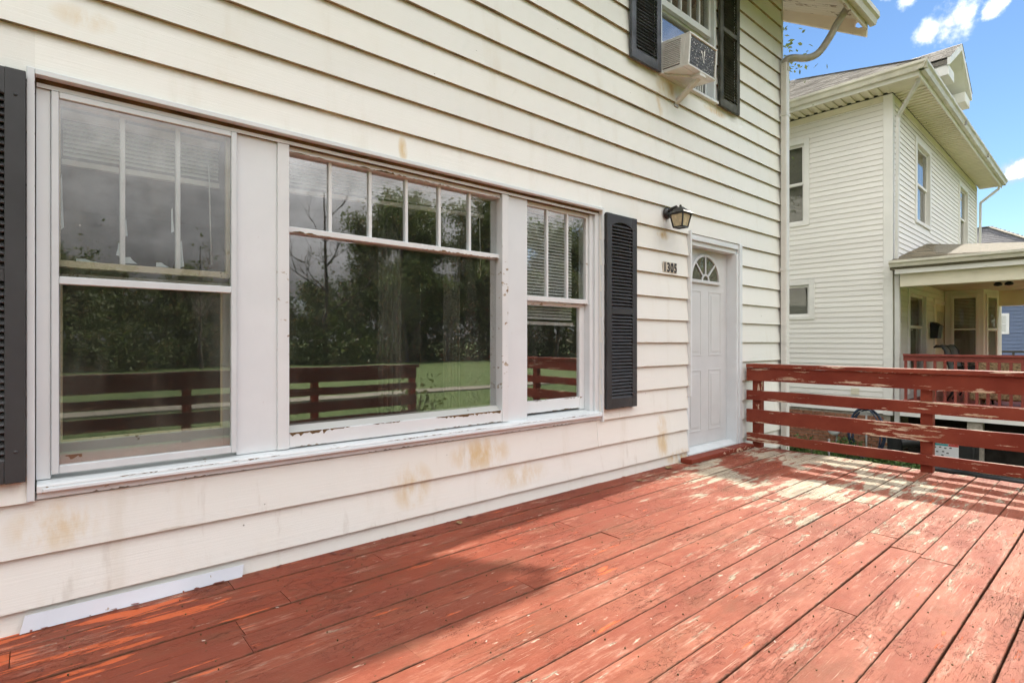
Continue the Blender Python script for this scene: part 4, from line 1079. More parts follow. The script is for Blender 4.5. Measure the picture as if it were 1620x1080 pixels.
nwindow(True, 1.42, 2.35, 3.53, 5.32, mid=4.41); nwindow(True, 1.32, 2.40, 1.60, 2.41, sashes=1)
nwindow(False, 1.74, 3.12, 3.62, 5.38); nwindow(False, 6.45, 7.75, 3.62, 5.38); nwindow(False, 1.15, 2.72, .10, 2.22, mid=1.45)
nbox('vent_cover', M['soffit'], -.03, -.015, .52, .66, .13, .25, bev=.004)
# brick foundation, each brick laid
nbox('foundation', M['mortar'], .03, NL, .03, ND-.1, GZ-.2, nz0-.001)
bme = MB().box(-.012, .03, 0, .194, 0, .057).mesh(M['brick'])
rr = random.Random(2)
for j in range(13):
    z = GZ-.06+j*.067
    if z+.057 > nz0-.005: break
    for i in range(13):
        y = .03+(i-.5*(j % 2))*.205
        if y < .02: continue
        put('brick', bme, N, (.015+rr.uniform(-.003, .003), y, z), scale=(1, rr.uniform(.97, 1.02), rr.uniform(.95, 1.03)))
bm2 = MB().box(0, .194, -.012, .03, 0, .057).mesh(M['brick'])
# soffit of grooved panels, fascia, gutters
OV = .60
SZ = 5.75
for i in range(int((NL+2*OV)/.15)):
    x = -OV+i*.15+.12
    if x+.15 > NL+OV: break
    MB().prism([(x+.002, SZ), (x+.075, SZ), (x+.080, SZ+.026), (x+.148, SZ+.026), (x+.148, SZ+.04), (x+.002, SZ+.04)], 'y', -OV+.1, -.028).build('soffit_panel', M['soffit'], N, True)
for i in range(int((ND+OV)/.15)):
    y = -.025+i*.15
    MB().prism([(y+.002, SZ), (y+.075, SZ), (y+.080, SZ+.026), (y+.148, SZ+.026), (y+.148, SZ+.04), (y+.002, SZ+.04)], 'x', -OV+.1, -.028).build('soffit_panel', M['soffit'], N, True)
nbox('soffit_panel', M['soffit'], -OV+.1, -.03, -OV+.1, -.026, SZ-.002, SZ+.018)
nbox('fascia', M['creamtrim'], -OV+.075, NL+OV, -OV+.075, -OV+.099, SZ-.02, SZ+.10, bev=.003)
nbox('fascia', M['creamtrim'], -OV+.075, -OV+.099, -OV+.10, ND, SZ-.02, SZ+.10, bev=.003)
def kgut(u): return [(u, 5.80), (u-.075, 5.80), (u-.095, 5.87), (u-.125, 5.90), (u-.125, 5.945), (u-.11, 5.945), (u-.11, 5.905), (u-.085, 5.88), (u-.068, 5.812), (u, 5.812)]
MB().prism(kgut(-OV+.073), 'x', -OV-.05, NL+OV).build('gutter', M['gutter'], N, True)
MB().prism(kgut(-OV+.073), 'y', -OV-.05, ND).build('gutter', M['gutter'], N, True)
for x in (3.1, 6.2): MB().box(x, x+.01, -OV-.055, -OV+.07, 5.80, 5.948).build('gutter_joint', M['grey'], N, True)
# hip roof with laid courses of shingles
RK = .56
def shingled(name, mat, parent, P0, U, V, ulen, vlen, clip=None, course=.145, tab=.30, seed=0, warp=None):
    """courses climb along V, tabs run along U; clip(u,v) keeps a tab"""
    r2 = random.Random(seed); U = Vector(U).normalized(); V = Vector(V).normalized(); Nn = U.cross(V).normalized()
    if Nn.z < 0: Nn = -Nn
    P0 = Vector(P0); m = MB(); lv = []
    for j in range(int(vlen/course)+1):
        v = j*course; off = r2.uniform(0, tab); u = -off
        while u < ulen:
            L = tab*r2.uniform(.75, 1.2); a, b = max(0, u), min(ulen, u+L-.006); u += L
            if b-a < .02: continue
            if clip and not (clip(a, v) and clip(b, v)): 
                # trim to the hip
                while b-a > .02 and not clip(b, v): b -= .02
                while b-a > .02 and not clip(a, v): a += .02
                if b-a <= .02: continue
            h0 = .010+r2.uniform(0, .006); dv = r2.uniform(-.010, .010); s_ = len(m.v)
            for (uu, vv, hh) in ((a, v+dv, h0), (b, v+dv, h0), (b, v+course*1.15, .003), (a, v+course*1.15, .003), (a, v+dv, .0), (b, v+dv, .0)):
                m.v.append(tuple(P0+U*uu+V*vv+Nn*hh))
            m.face((s_, s_+1, s_+2, s_+3)); m.face((s_+4, s_+5, s_+1, s_)); q = r2.random(); lv += [q]*6
    if warp: m.v = [warp(*p) for p in m.v]
    o = m.build(name, mat, parent, True, fix=False)
    o.data.attributes.new('leaf', 'FLOAT', 'POINT').data.foreach_set('value', lv); o['kind'] = 'stuff'
    return o
e0 = (-OV-.02, -OV-.02, 5.93)
RIDG = (ND+2*OV)/2; ap = 5.93+RK*RIDG
W_ = NL+2*OV+.04; D_ = ND+2*OV+.04; hw_ = min(W_, D_)/2
rv = [(-OV-.02, -OV-.02, 5.925), (-OV-.02+W_, -OV-.02, 5.925), (-OV-.02+W_, -OV-.02+D_, 5.925), (-OV-.02, -OV-.02+D_, 5.925)]
apx = (-OV-.02+W_/2, -OV-.02+D_/2, 5.925+RK*hw_)
m = MB(); m.v = rv+[apx]; m.f = [(0, 1, 4), (1, 2, 4), (2, 3, 4), (3, 0, 4), (3, 2, 1, 0)]; m.m = [0]*5; m.sm = [False]*5
RF = m.build('roof', M['shing'], N, True, fix=False)
sl = math.sqrt(1+RK*RK)
shingled('shingles', M['shing'], RF, (-OV-.03, -OV-.02, 5.935), (0, 1, 0), (1, 0, RK), 7.0, 5.5*sl, clip=lambda u, v: u >= v/sl-.02, seed=3)
MB().bar((-OV-.02, -OV-.02, 5.95), (2.6, 2.6, 5.95+RK*3.22), .12, .012).build('hip_cap', M['cap'], RF, True)
# front gable dormer with boxed returns
dx, dhw, dzb, dzt, dy0 = 5.2, 1.4, 7.62, 8.42, -.20
DM = nbox('dormer', M['creamtrim'], dx-1.05, dx+1.05, .25, 3.2, 6.3, 7.60)
for s_ in (-1, 1):
    MB().prism([(dx+s_*dhw, 7.62), (dx, dzt), (dx, dzt-.10), (dx+s_*dhw, 7.52)], 'y', dy0, 3.2).build('dormer_roof', M['shing'], DM, True)
    MB().prism([(dx+s_*(dhw+.02), 7.66), (dx, dzt+.045), (dx, dzt-.13), (dx+s_*(dhw+.02), 7.48)], 'y', dy0-.06, dy0-.002).build('rake_board', M['creamtrim'], DM, True, .003)
    nbox('cornice_return', M['creamtrim'], min(dx+s_*.72, dx+s_*1.38), max(dx+s_*.72, dx+s_*1.38), dy0-.02, .25, 7.27, 7.515, bev=.01, parent=DM)
    MB().prism([(dx+s_*1.38, 7.515), (dx, dzt-.11), (dx, dzt-.14), (dx+s_*1.38, 7.485)], 'y', dy0-.0015, .248).build('dormer_soffit', M['creamtrim'], DM, True)
    shingled('shingles', M['shing'], DM, (dx+s_*1.42, dy0-.07, 7.655), (0, 1, 0), (-s_*1.4, 0, .80), 2.6, 1.55, seed=6)
MB().prism([(dx-1.2, 7.55), (dx+1.2, 7.55), (dx, 8.26)], 'y', .20, .4).build('dormer_gable', M['creamtrim'], DM, True)
# downspouts
def spout(name, pts, r, parent):
    o = MB()
    for p, q in zip(pts, pts[1:]): o.bar(p, q, r, r*1.25)
    return o.build(name, M['pipe'], parent, True, .004)
spout('downspout', [(-.33, -.48, 5.80), (-.33, -.47, 5.70), (.04, -.09, 5.30), (.04, -.07, 2.62)], .052, N)
spout('downspout', [(NL+.3, -.5, 5.80), (NL+.30, -.47, 5.66), (NL+.06, -.09, 5.28), (NL+.06, -.07, 2.6)], .055, N)
nbox('downspout', M['pipe'], -.03, .055, -.13, -.05, GZ+.1, 2.36, bev=.006)
# porch: floor, beam, ceiling, low roof, gutter
PX0, PX1, PYF = -.12, 5.6, -3.0
nbox('porch_floor', M['nred'], PX0+.02, PX1, PYF, -.024, -.04, .0); nbox('porch_rim', M['creamtrim'], PX0, PX0+.03, PYF, -.15, -.20, -.045)
nbox('porch_beam', M['soffit'], PX0-.02, PX0+.16, PYF, -.16, 2.14, 2.42, bev=.004)
nbox('porch_beam', M['soffit'], PX0, PX1, PYF, PYF+.16, 2.10, 2.42)
nbox('porch_beam', M['soffit'], PX1-.16, PX1, PYF+.165, -.03, 2.0, 2.358)
nbox('porch_ceiling', M['porchceil'], PX0+.165, PX1+.3, PYF+.165, -.03, 2.36, 2.40)
nbox('porch_fascia', M['creamtrim'], PX0-.115, PX0-.09, PYF-.2, -.10, 2.37, 2.52)
def pg(u): return [(u, 2.49), (u-.07, 2.49), (u-.085, 2.54), (u-.11, 2.565), (u-.11, 2.605), (u, 2.605)]
MB().prism(pg(PX0-.116), 'y', PYF-.2, -.03).build('porch_gutter', M['gutter'], N, True)
nbox('porch_soffit', M['soffit'], PX0-.09, PX0+.0, PYF-.2, -.10, 2.424, 2.44)
PR = .225
xr = 2.75
def pwarp(x, y, z): return (x, y, 2.585+(z-2.585)*max(.3, 1+.22*(y+.03)))
pm = MB().prism([(PX0-.13, 2.585), (xr, 2.585+PR*(xr-PX0+.13)), (2*xr-PX0+.13, 2.585), (2*xr-PX0+.13, 2.45), (PX0-.13, 2.45)], 'y', PYF-.25, -.028)
pm.v = [pwarp(*p) if p[2] > 2.5 else p for p in pm.v]; pm.build('porch_roof', M['shingbrown'], N, True)
shingled('porch_shingles', M['shingbrown'], N, (PX0-.16, PYF-.25, 2.60), (0, 1, 0), (1, 0, PR), -PYF+.22, 3.0, seed=11, course=.14, warp=pwarp)
nbox('flashing', M['creamtrim'], 0.0, 2.9, -.04, -.027, 2.60, 2.66) if False else None
# stepped-out bay under the porch roof
bx = 4.6
MB().prism([(bx, -.02), (bx, -.74), (bx+.55, -.92), (bx+1.3, -.92), (bx+1.8, -.74), (bx+1.8, -.02)], 'z', .001, 2.358).build('bay_wall', M['creamtrim'], N, True)
m = MB()
for d in ((-.66, -.60, .30, 2.25), (-.20, -.14, .30, 2.25), (-.60, -.20, 2.17, 2.25), (-.60, -.20, .30, .38), (-.60, -.20, 1.42, 1.46)): m.box(bx-.03, bx-.001, d[0], d[1], d[2], d[3])
BW = m.build('bay_window', M['creamtrim'], N, True, .004)
MB().box(bx-.012, bx-.008, -.60, -.20, .38, 1.42).build('pane', M['nglass'], BW, True); MB().box(bx-.016, bx-.012, -.60, -.20, 1.46, 2.17).build('pane', M['nglass'], BW, True)
MB().box(bx-.006, bx-.003, -.60, -.20, .38, 2.17).build('dim_room', M['room'], BW, True)
me = MB().box(0, .004, -.195, .195, -.004, .004).mesh(M['blind'])
for k in range(20): put('blind_slat', me, BW, (bx-.0075, -.40, 1.50+k*.033))
d_ = Vector((.55, -.18, 0)).normalized(); q0 = Vector((bx, -.74, 0)); nrm = Vector((-.18, -.55, 0)).normalized()
def bayq(f0, f1, z0, z1, off): return [tuple(q0+d_*f+nrm*off+Vector((0, 0, z))) for f, z in ((f0, z0), (f1, z0), (f1, z1), (f0, z1))]
m = MB(); m.quad(*bayq(.14, .50, .38, 2.17, .003)); o = m.build('dim_room', M['room'], BW, True, fix=False)
m = MB(); m.quad(*bayq(.14, .50, .38, 1.40, .010)); m.quad(*bayq(.14, .50, 1.46, 2.17, .008)); m.build('pane', M['nglass'], BW, True, fix=False)
m = MB()
for (f0, f1, z0, z1) in ((.08, .14, .3, 2.25), (.50, .56, .3, 2.25), (.14, .50, 2.17, 2.25), (.14, .50, 1.40, 1.46)):
    a = bayq(f0, f1, z0, z1, .001); b = bayq(f0, f1, z0, z1, .028); k = len(m.v); m.v += a+b
    for f in ((4, 5, 6, 7), (0, 1, 5, 4), (1, 2, 6, 5), (2, 3, 7, 6), (3, 0, 4, 7)): m.face([k+i for i in f])
m.build('sash', M['creamtrim'], BW, True)
# its front door
dr2 = nbox('front_door', M['soffit'], 3.56, 4.84, -.004, .02, .02, 2.02)
m = MB(); frame_ring(m, 3.45, 4.95, -.05, 2.12, .10, -.03, .0); m.build('door_frame', M['creamtrim'], dr2, True, .004)
nbox('door_pane', M['nglass'], 3.85, 4.55, -.008, -.0045, 1.0, 1.85, parent=dr2)
# porch railing
PRL = empty('porch_railing', NO, NR, 'red baluster railing round the porch next door', 'railing')
PRL.location = N.matrix_basis @ Vector((-.10, -1.5, 0)) if False else Vector(NO)+Matrix.Rotation(NR, 3, 'Z') @ Vector((-.08, -.2, 0))
MB().box(-.045, .045, -2.8, 0, .885, .925).build('top_rail', M['nred'], PRL, True, .004)
MB().box(-.02, .02, -2.8, 0, .80, .884).build('sub_rail', M['nred'], PRL, True, .003)
MB().box(-.03, .03, -2.8, 0, .05, .10).build('bottom_rail', M['nred'], PRL, True, .003)
bal = MB().box(-.021, .021, -.02, .02, .10, .80).mesh(M['nred'])
for k in range(20): put('baluster', bal, PRL, (rnd.uniform(-.002, .002), -.035-k*.142, 0))
# mailbox beside that door
def nloc(x, y, z): return Vector(NO)+Matrix.Rotation(NR, 3, 'Z') @ Vector((x, y, z))
MBX = empty('mailbox', nloc(3.25, -.02, 1.22), NR, 'black wall mailbox beside the front door next door', 'mailbox')
MB().prism([(-.0, .0), (-.0, .34), (-.05, .34), (-.16, .27), (-.13, .0)], 'x', -.20, .20).build('body', M['blackplastic'], MBX, True, .006)
MB().prism([(.0, .345), (-.055, .345), (-.175, .262), (-.175, .274), (-.055, .36), (.0, .36)], 'x', -.21, .21).build('lid', M['blackplastic'], MBX, True)
# ceiling lamp
CL = empty('ceiling_lamp', nloc(2.0, -1.35, 2.355), NR, 'grey ceiling lamp under the porch roof next door', 'lamp')
MB().lathe([(.16, 0), (.17, -.03), (.15, -.06), (.0, -.07)], (0, 0, 0), 18).build('base', M['grey'], CL, True)
for s_ in (-1, 1): MB().lathe([(.03, -.06), (.07, -.10), (.06, -.13), (.0, -.14)], (0, s_*.08, 0), 12).build('shade', M['blackplastic'], CL, True)
# sling chairs
def sling_chair(name, p, rzv, lab):
    C = empty(name, p, rzv, lab, 'chair', 'sling chairs on the porch next door')
    prof = [(.28, .40), (.22, .43), (.0, .40), (-.22, .37), (-.30, .45), (-.36, .72), (-.41, .98), (-.47, 1.06), (-.54, 1.07), (-.58, 1.03)]
    m = MB(); w = .25
    for (y, z) in prof: m.v += [(-w, y, z), (w, y, z)]
    for i in range(len(prof)-1): m.face((2*i, 2*i+1, 2*i+3, 2*i+2), 0, True)
    o = m.build('sling', M['sling'], C, True); o.modifiers.new('t', 'SOLIDIFY').thickness = .012
    for s_ in (-1, 1):
        MB().tube([(s_*(w+.012), y, z) for y, z in prof], .016, 8).build('side_rail', M['black'], C, True)
        MB().tube([(s_*(w+.03), .30, .0), (s_*(w+.03), .26, .40), (s_*(w+.03), .22, .62), (s_*(w+.03), -.10, .64), (s_*(w+.03), -.34, .60)], .015, 8).build('armrest', M['black'], C, True)
        MB().tube([(s_*(w+.02), -.20, .38), (s_*(w+.02), -.38, .0)], .015, 8).build('leg', M['black'], C, True)
    MB().tube([(-w-.02, .10, .36), (w+.02, .10, .36)], .014, 8).build('stretcher', M['black'], C, True)
    return C
sling_chair('patio_chair', nloc(1.55, -.98, 0), NR+R(180), 'grey sling chair nearer the railing on the porch next door')
sling_chair('patio_chair', nloc(2.55, -.90, 0), NR+R(172), 'grey sling chair behind the other one, closer to the mailbox')
# wicker loveseat
WK = empty('wicker_loveseat', nloc(.95, -1.75, 0), NR, 'tan wicker loveseat behind the balusters of the porch next door', 'sofa')
MB().box(-.35, .35, -.62, .62, .12, .42).build('seat', M['wicker'], WK, True, .03)
MB().box(-.42, -.30, -.62, .62, .40, .86).build('backrest', M['wicker'], WK, True, .04)
for s_ in (-1, 1): MB().box(-.40, .36, s_*.66-.05, s_*.66+.05, .10, .62).build('armrest', M['wicker'], WK, True, .03)
for (x, y) in ((-.32, -.6), (-.32, .6), (.30, -.6), (.30, .6)): MB().box(x-.025, x+.025, y-.025, y+.025, .0, .13).build('leg', M['wicker'], WK, True)

# ------------------------------------------------------------------ clutter between the houses
HS = empty('garden_hose', (11.45, .42, GZ), 0, 'dark blue garden hose coiled on a stake by the brick foundation', 'hose')
rr = random.Random(12)
pts = []
for k in range(5*28):
    a = k/28*2*math.pi; r1 = .27+.03*math.sin(k*.13)+rr.uniform(-.004, .004)
    pts.append((.03*math.sin(a*.5)+.02*(k/28-2.5), r1*math.cos(a)+.02*math.sin(k*.05), .48+.47*math.sin(a)*(1-.03*(k // 28))))
MB().tube(pts, .013, 6).build('coil', M['hose'], HS, True)
MB().tube([(.03, -.2, .06), (-.2, -.35, .02), (-.3, -.05, .02), (-.15, .3, .02), (.2, .5, .02)], .013, 6).build('tail', M['hose'], HS, True)
MB().tube([(0, 0, -.1), (0, 0, .88)], .016, 8).build('stake', M['grey'], HS, True)
MB().bar((0, -.10, .84), (0, .10, .84), .03, .06).build('hanger', M['grey'], HS, True)
GM = empty('gas_meter', (11.75, 1.02, GZ), 0, 'round pale gas meter on pipes by the brick foundation', 'meter')
o = MB().lathe([(.0, .05), (.09, .045), (.105, .02), (.105, -.04), (.0, -.05)], (0, 0, 0), 18).build('dial', M['white'], GM, True); o.location = (-.12, 0, .45); o.rotation_euler = (0, R(-90), 0)
MB().tube([(-.03, -.02, .0), (-.03, -.02, .36)], .018, 8).build('riser', M['grey'], GM, True)
MB().tube([(-.02, .0, .45), (-.02, -.22, .45), (-.02, -.24, .40), (-.02, -.25, .0)], .018, 8).build('pipe', M['grey'], GM, True)
MB().lathe([(.03, -.03), (.05, .0), (.05, .05), (.02, .07)], (-.02, -.14, .45), 12).build('regulator', M['grey'], GM, True)
SG = empty('stake_pipe', (10.6, .75, GZ), 0, 'thin grey stake standing in the weeds behind the deck rail', 'stake')
MB().tube([(0, 0, -.1), (0, 0, .42)], .016, 8).build('shaft', M['grey'], SG, True); MB().lathe([(.02, .40), (.024, .42), (.0, .44)], (0, 0, 0), 8).build('cap', M['grey'], SG, True)
# black plastic barrel-like pipe ends
def drum(name, p, r, L, rot, lab, cat):
    E = empty(name, p, 0, lab, cat); E.rotation_euler = rot
    m = MB(); prof = []
    n = int(L/.03)
    for i in range(n+1): prof.append((r+.006*(i % 2), i*.03))
    m.lathe(prof, (0, 0, 0), 18); m.build('shell', M['blackplastic'], E, True)
    MB().lathe([(r-.012, L), (r-.012, .02), (.0, .02)], (0, 0, 0), 18).build('inside', M['blackplastic'], E, True)
    return E
drum('black_bucket', (11.45, -.02, GZ), .11, .50, (0, 0, 0), 'upright black plastic pot beside the coiled hose', 'pot')
drum('drain_pipe', (11.2, -.18, GZ+.42), .085, .45, (R(80), 0, R(20)), 'short black drain pipe lying on the clutter beside the hose', 'pipe')
DP = empty('drain_pipe', (11.15, -1.8, GZ), 0, 'long black corrugated drain pipe lying on the ground along the porch', 'pipe')
pts = [(.05*math.sin(k*.11)-.10*(k/150)**2, 1.25-k*.02, .055+.004*math.sin(k*.3)) for k in range(150)]
MB().tube(pts, [.048+.008*(k % 2) for k in range(150)], 10).build('corrugated_tube', M['blackplastic'], DP, True)
BX = empty('storage_box', (11.7, -.80, GZ), 0, 'black bin with a white printed label under the porch next door', 'box')
MB().box(-.2, .2, -.30, .30, .0, .50).build('bin', M['blackplastic'], BX, True, .02)
MB().box(-.22, .22, -.32, .32, .50, .53).build('lid', M['blackplastic'], BX, True, .01)
lb = MB().box(-.209, -.2045, -.10, .255, .20, .44).build('printed_label', M['white'], BX, True)
MB().box(-.2105, -.2092, .04, .255, .405, .438).build('print_band', M['teal'], lb, True); MB().box(-.2105, -.2092, -.10, .035, .405, .438).build('print_band', M['red'], lb, True)
m = MB()
for (y, z) in ((.22, .36), (.15, .37), (.08, .36), (.01, .37), (.19, .29), (.11, .30), (.05, .28), (.12, .24)): m.box(-.2105, -.2092, y-.02, y+.012, z, z+.018)
m.build('print_marks', M['digit'], lb, True)
nbox('under_porch', M['darkvoid'], .5, .52, PYF, -.15, GZ-.1, -.21)  # upright dark sheet standing in for the shade under the porch
for y in (-1.2, -2.4): nbox('porch_pier', M['mortar'], -.08, .12, y-.1, y+.1, GZ-.1, -.201)

# ------------------------------------------------------------------ plants
def leaves(mat, pts, size, r2, name, parent=None, flat=0.0, local=True, kind=None, shade=None):
    m = MB(); lv = []; V = m.v
    for p in pts:
        L = size*r2.uniform(.6, 1.35); w = L*r2.uniform(.35, .6)
        d = Vector((r2.gauss(0, 1), r2.gauss(0, 1), r2.gauss(0, .7))).normalized(); e = d.cross(Vector((r2.gauss(0, 1), r2.gauss(0, 1), r2.gauss(0, 1)+flat))).normalized()
        p = Vector(p); b = len(V)
        V += [tuple(p-d*L*.5), tuple(p+e*w*.5), tuple(p+d*L*.5), tuple(p-e*w*.5)]
        m.face((b, b+1, b+2, b+3)); lv += [r2.random()]*4
    me = m.mesh(mat, (0, 0, 0), name, fix=False)
    me.attributes.new('leaf', 'FLOAT', 'POINT').data.foreach_set('value', lv)
    o = put(name, me, parent)
    if kind: o['kind'] = kind
    return o
def limbs(r2, h, r0, spread, n_main, levels=2, low=.35):
    """tapered trunk and limbs: list of (points, radii); also the tips"""
    out = []; tips = []
    lean = Vector((r2.uniform(-.06, .06), r2.uniform(-.06, .06), 0))
    tr = [Vector((0, 0, -.15))]
    for i in range(1, 8): tr.append(Vector((lean.x*h*(i/7)+r2.uniform(-.02, .02)*h*.4, lean.y*h*(i/7)+r2.uniform(-.02, .02)*h*.4, h*i/7)))
    out.append((tr, [r0*(1-.82*i/7) for i in range(8)]))
    def grow(p, d, L, r, lev):
        pts = [p]; q = p.copy(); dd = d.copy()
        for i in range(4):
            dd = (dd+Vector((r2.gauss(0, .18), r2.gauss(0, .18), .10))).normalized(); q = q+dd*L/4; pts.append(q.copy())
        out.append((pts, [r*(1-.75*i/4) for i in range(5)])); tips.extend(pts[2:])
        if lev > 0:
            for k in range(r2.randint(2, 4)):
                b = pts[r2.randint(1, 4)]; nd = (dd+Vector((r2.gauss(0, .7), r2.gauss(0, .7), r2.gauss(.1, .4)))).normalized(); grow(b, nd, L*r2.uniform(.45, .7), r*.5, lev-1)
    for k in range(n_main):
        f = r2.uniform(low, .95); b = tr[0].lerp(tr[-1], 0) if False else tr[min(7, max(2, int(f*7)))]
        a = k*2.4+r2.uniform(-.4, .4); d = Vector((math.cos(a), math.sin(a), r2.uniform(.25, .9))).normalized()
        grow(b, d, spread*r2.uniform(.55, 1.0)*(1.15-.5*f), r0*.42*(1.1-.6*f), levels-1)
    tips.append(tr[-1]); return out, tips
def tree(name, p, h, r0, spread, nleaf, lsize, mat, seed, lab, cat='tree', group=None, nmain=13, cl=.062, levels=3, rzv=0, low=.35):
    r2 = random.Random(seed); T = empty(name, p, rzv, lab, cat, group)
    L, tips = limbs(r2, h*.9, r0, spread, nmain, levels, low); m = MB()
    for pts, rs in L: m.tube(pts, rs, 6, cap=False)
    m.build('trunk', M['bark'], T, True, fix=False)
    if nleaf:
        P = []
        for i in range(nleaf):
            c = tips[r2.randrange(len(tips))]; s_ = cl*h*r2.uniform(.4, 1.2)
            P.append((c.x+r2.gauss(0, s_), c.y+r2.gauss(0, s_), max(.3, c.z+r2.gauss(0, s_*.8))))
        leaves(mat, P, lsize, r2, 'crown', T)
    return T
G_ = 'trees across the lawn, mirrored in the windows'
protoA = tree('tree', (2, -52, GZ), 8.5, .22, 3.4, 13000, .30, M['leafA'], 1, 'low dark-leaved tree in the wood across the lawn, mirrored in the windows', group=G_)
protoB = tree('tree', (29, -54, GZ), 17.5, .38, 5.4, 20000, .34, M['leafB'], 2, 'tall broad tree in the wood across the lawn, mirrored in the windows', group=G_, cl=.045)
protoC = tree('tree', (9, -50, GZ), 7.0, .20, 3.2, 13000, .29, M['leafB'], 3, 'low paler green tree in the wood across the lawn, mirrored in the windows', group=G_)
rr = random.Random(77)
for (pr, x, y, s_) in ((protoA, -6, -51, .9), (protoC, -2, -54, 1.0), (protoA, 5.5, -55, .92), (protoC, 12.5, -53, .9), (protoA, 15, -51, .85), (protoC, 18, -55, .95), (protoA, 21.5, -52, .82), (protoC, 24.5, -50, .95),
                      (protoB, 31, -50, 1.05), (protoB, 36, -55, 1.0), (protoB, 41, -50, 1.12), (protoB, 47, -54, 1.05), (protoB, 53, -50, 1.1), (protoA, 29, -47, 1.1), (protoC, 34, -47, 1.2), (protoA, 39, -46, 1.15), (protoC, 44, -47, 1.2), (protoA, 50, -46, 1.2), (protoB, 60, -52, 1.1), (protoB, 68, -50, 1.1), (protoB, 77, -53, 1.1), (protoB, 87, -50, 1.15), (protoB, 97, -53, 1.1), (protoB, 108, -50, 1.2), (protoB, 120, -52, 1.1), (protoA, -11, -52, 1.0), (protoC, -16, -52, 1.1)):
    c = tree_copy(pr, (x, y, GZ), rr.uniform(0, 6.28)); c.scale = (s_, s_, s_*rr.uniform(.94, 1.06))
tree('bare_tree', (20.5, -47, GZ), 17.5, .26, 5.0, 0, .3, None, 8, 'tall dead bare tree mirrored in the picture window transom', nmain=9, levels=3)
tree('bare_tree', (9.5, -44, GZ), 10.5, .16, 3.6, 0, .3, None, 9, 'smaller leafless tree mirrored in the left window', nmain=10, levels=3)
r2 = random.Random(31); P = []
for i in range(60000):
    x = r2.uniform(-24, 76); y = -47.5+2.0*math.sin(x*.35)+r2.gauss(0, .9); z = abs(r2.gauss(0, 1)); P.append((x, y+(-1.5 if z > 1 else 0), GZ+.1+(2.3+.03*max(0, x))*z*(1+.3*math.sin(x*.7)+.2*math.sin(x*1.9))))
for i in range(40000):
    x = r2.uniform(-24, 128); P.append((x, -49+1.6*math.sin(x*.35)+r2.gauss(0, .8), GZ+r2.uniform(0, 3.6)))
o = leaves(M['leafB'], P, .36, r2, 'undergrowth', kind='stuff'); tag(o, 'dark undergrowth along the foot of the wood across the lawn', 'undergrowth')
# tree behind, its twigs showing beside the downspout
tree('tree', (10.55, 2.05, GZ), 10.6, .12, 1.4, 5200, .10, M['leafB'], 14, 'green tree between the two houses, leaves showing beside the downspout', cl=.028, nmain=9, low=.62, levels=2)
# shrub at the front steps
def shrub(p, r, h, n, ls, mat, seed, lab, cat='shrub', name='shrub'):
    r2 = random.Random(seed); T = empty(name, p, 0, lab, cat); m = MB(); P = []
    for k in range(9):
        a = r2.uniform(0, 6.28); e = Vector((r*.8*math.cos(a)*r2.random(), r*.8*math.sin(a)*r2.random(), h*r2.uniform(.5, 1)))
        m.tube([(0, 0, -.05), e*.5+Vector((0, 0, .05)), e], [.018, .012, .005], 5, cap=False)
        for i in range(n // 9): P.append((e.x+r2.gauss(0, r*.32), e.y+r2.gauss(0, r*.32), abs(e.z*r2.uniform(.3, 1.05)+r2.gauss(0, h*.1))))
    m.build('stem', M['bark'], T, True, fix=False); leaves(mat, P, ls, r2, 'foliage', T); return T
shrub((4.75, -5.0, GZ), .5, 1.45, 900, .09, M['leafA'], 3, 'dark shrub by the front steps, mirrored in the picture window')
shrub((6.45, -.42, GZ), .22, .98, 260, .05, M['weed'], 5, 'green weed pushing up behind the deck corner post', 'weed', 'weed')
for i, (x, y, r, h, lab) in enumerate(((11.2, 1.55, .35, .30, 'low green weeds in the gap beside the downspout'), (11.4, .80, .30, .34, 'low green weeds beneath the gas meter'), (11.1, .05, .35, .24, 'ragged weeds at the foot of the hose coil'), (10.9, -.35, .4, .22, 'ragged weeds beside the short drain pipe'))):
    shrub((x, y, GZ), r, h, 420, .07, M['weed'], 50+i, lab, 'weeds', 'weeds')
# grass tufts: near strip between the houses and the front lawn
def grass(name, n, fn, hgt, lab, seed):
    r2 = random.Random(seed); m = MB(); lv = []
    for i in range(n):
        x, y = fn(r2); a = r2.uniform(0, 6.28); h = hgt*r2.uniform(.4, 1.3); w = .006+.004*r2.random(); lx, ly = r2.gauss(0, .4)*h, r2.gauss(0, .4)*h; b = len(m.v)
        m.v += [(x-w*math.cos(a), y-w*math.sin(a), GZ), (x+w*math.cos(a), y+w*math.sin(a), GZ), (x+lx, y+ly, GZ+h)]; m.face((b, b+1, b+2)); lv += [r2.random()]*3
    me = m.mesh(M['grassblade'], fix=False); me.attributes.new('leaf', 'FLOAT', 'POINT').data.foreach_set('value', lv)
    tag(put(name, me), lab, 'grass', kind='stuff')
grass('grass', 9000, lambda r: (r.uniform(6.2, 12), r.uniform(-.6, 2.6)), .10, 'short grass between the two houses', 1)
grass('lawn_grass', 24000, lambda r: (r.uniform(-8, 22), -4.6-abs(r.gauss(0, 9))), .10, 'mown front lawn mirrored in the windows', 2)
r2 = random.Random(61); P = [(r2.uniform(9.6, 11.5), r2.uniform(-3.2, .6), GZ+.008) for i in range(1500)]
o = leaves(M['dryleaf'], P, .05, r2, 'leaf_litter', kind='stuff'); tag(o, 'dry leaf litter on the ground along the porch next door', 'leaf litter')

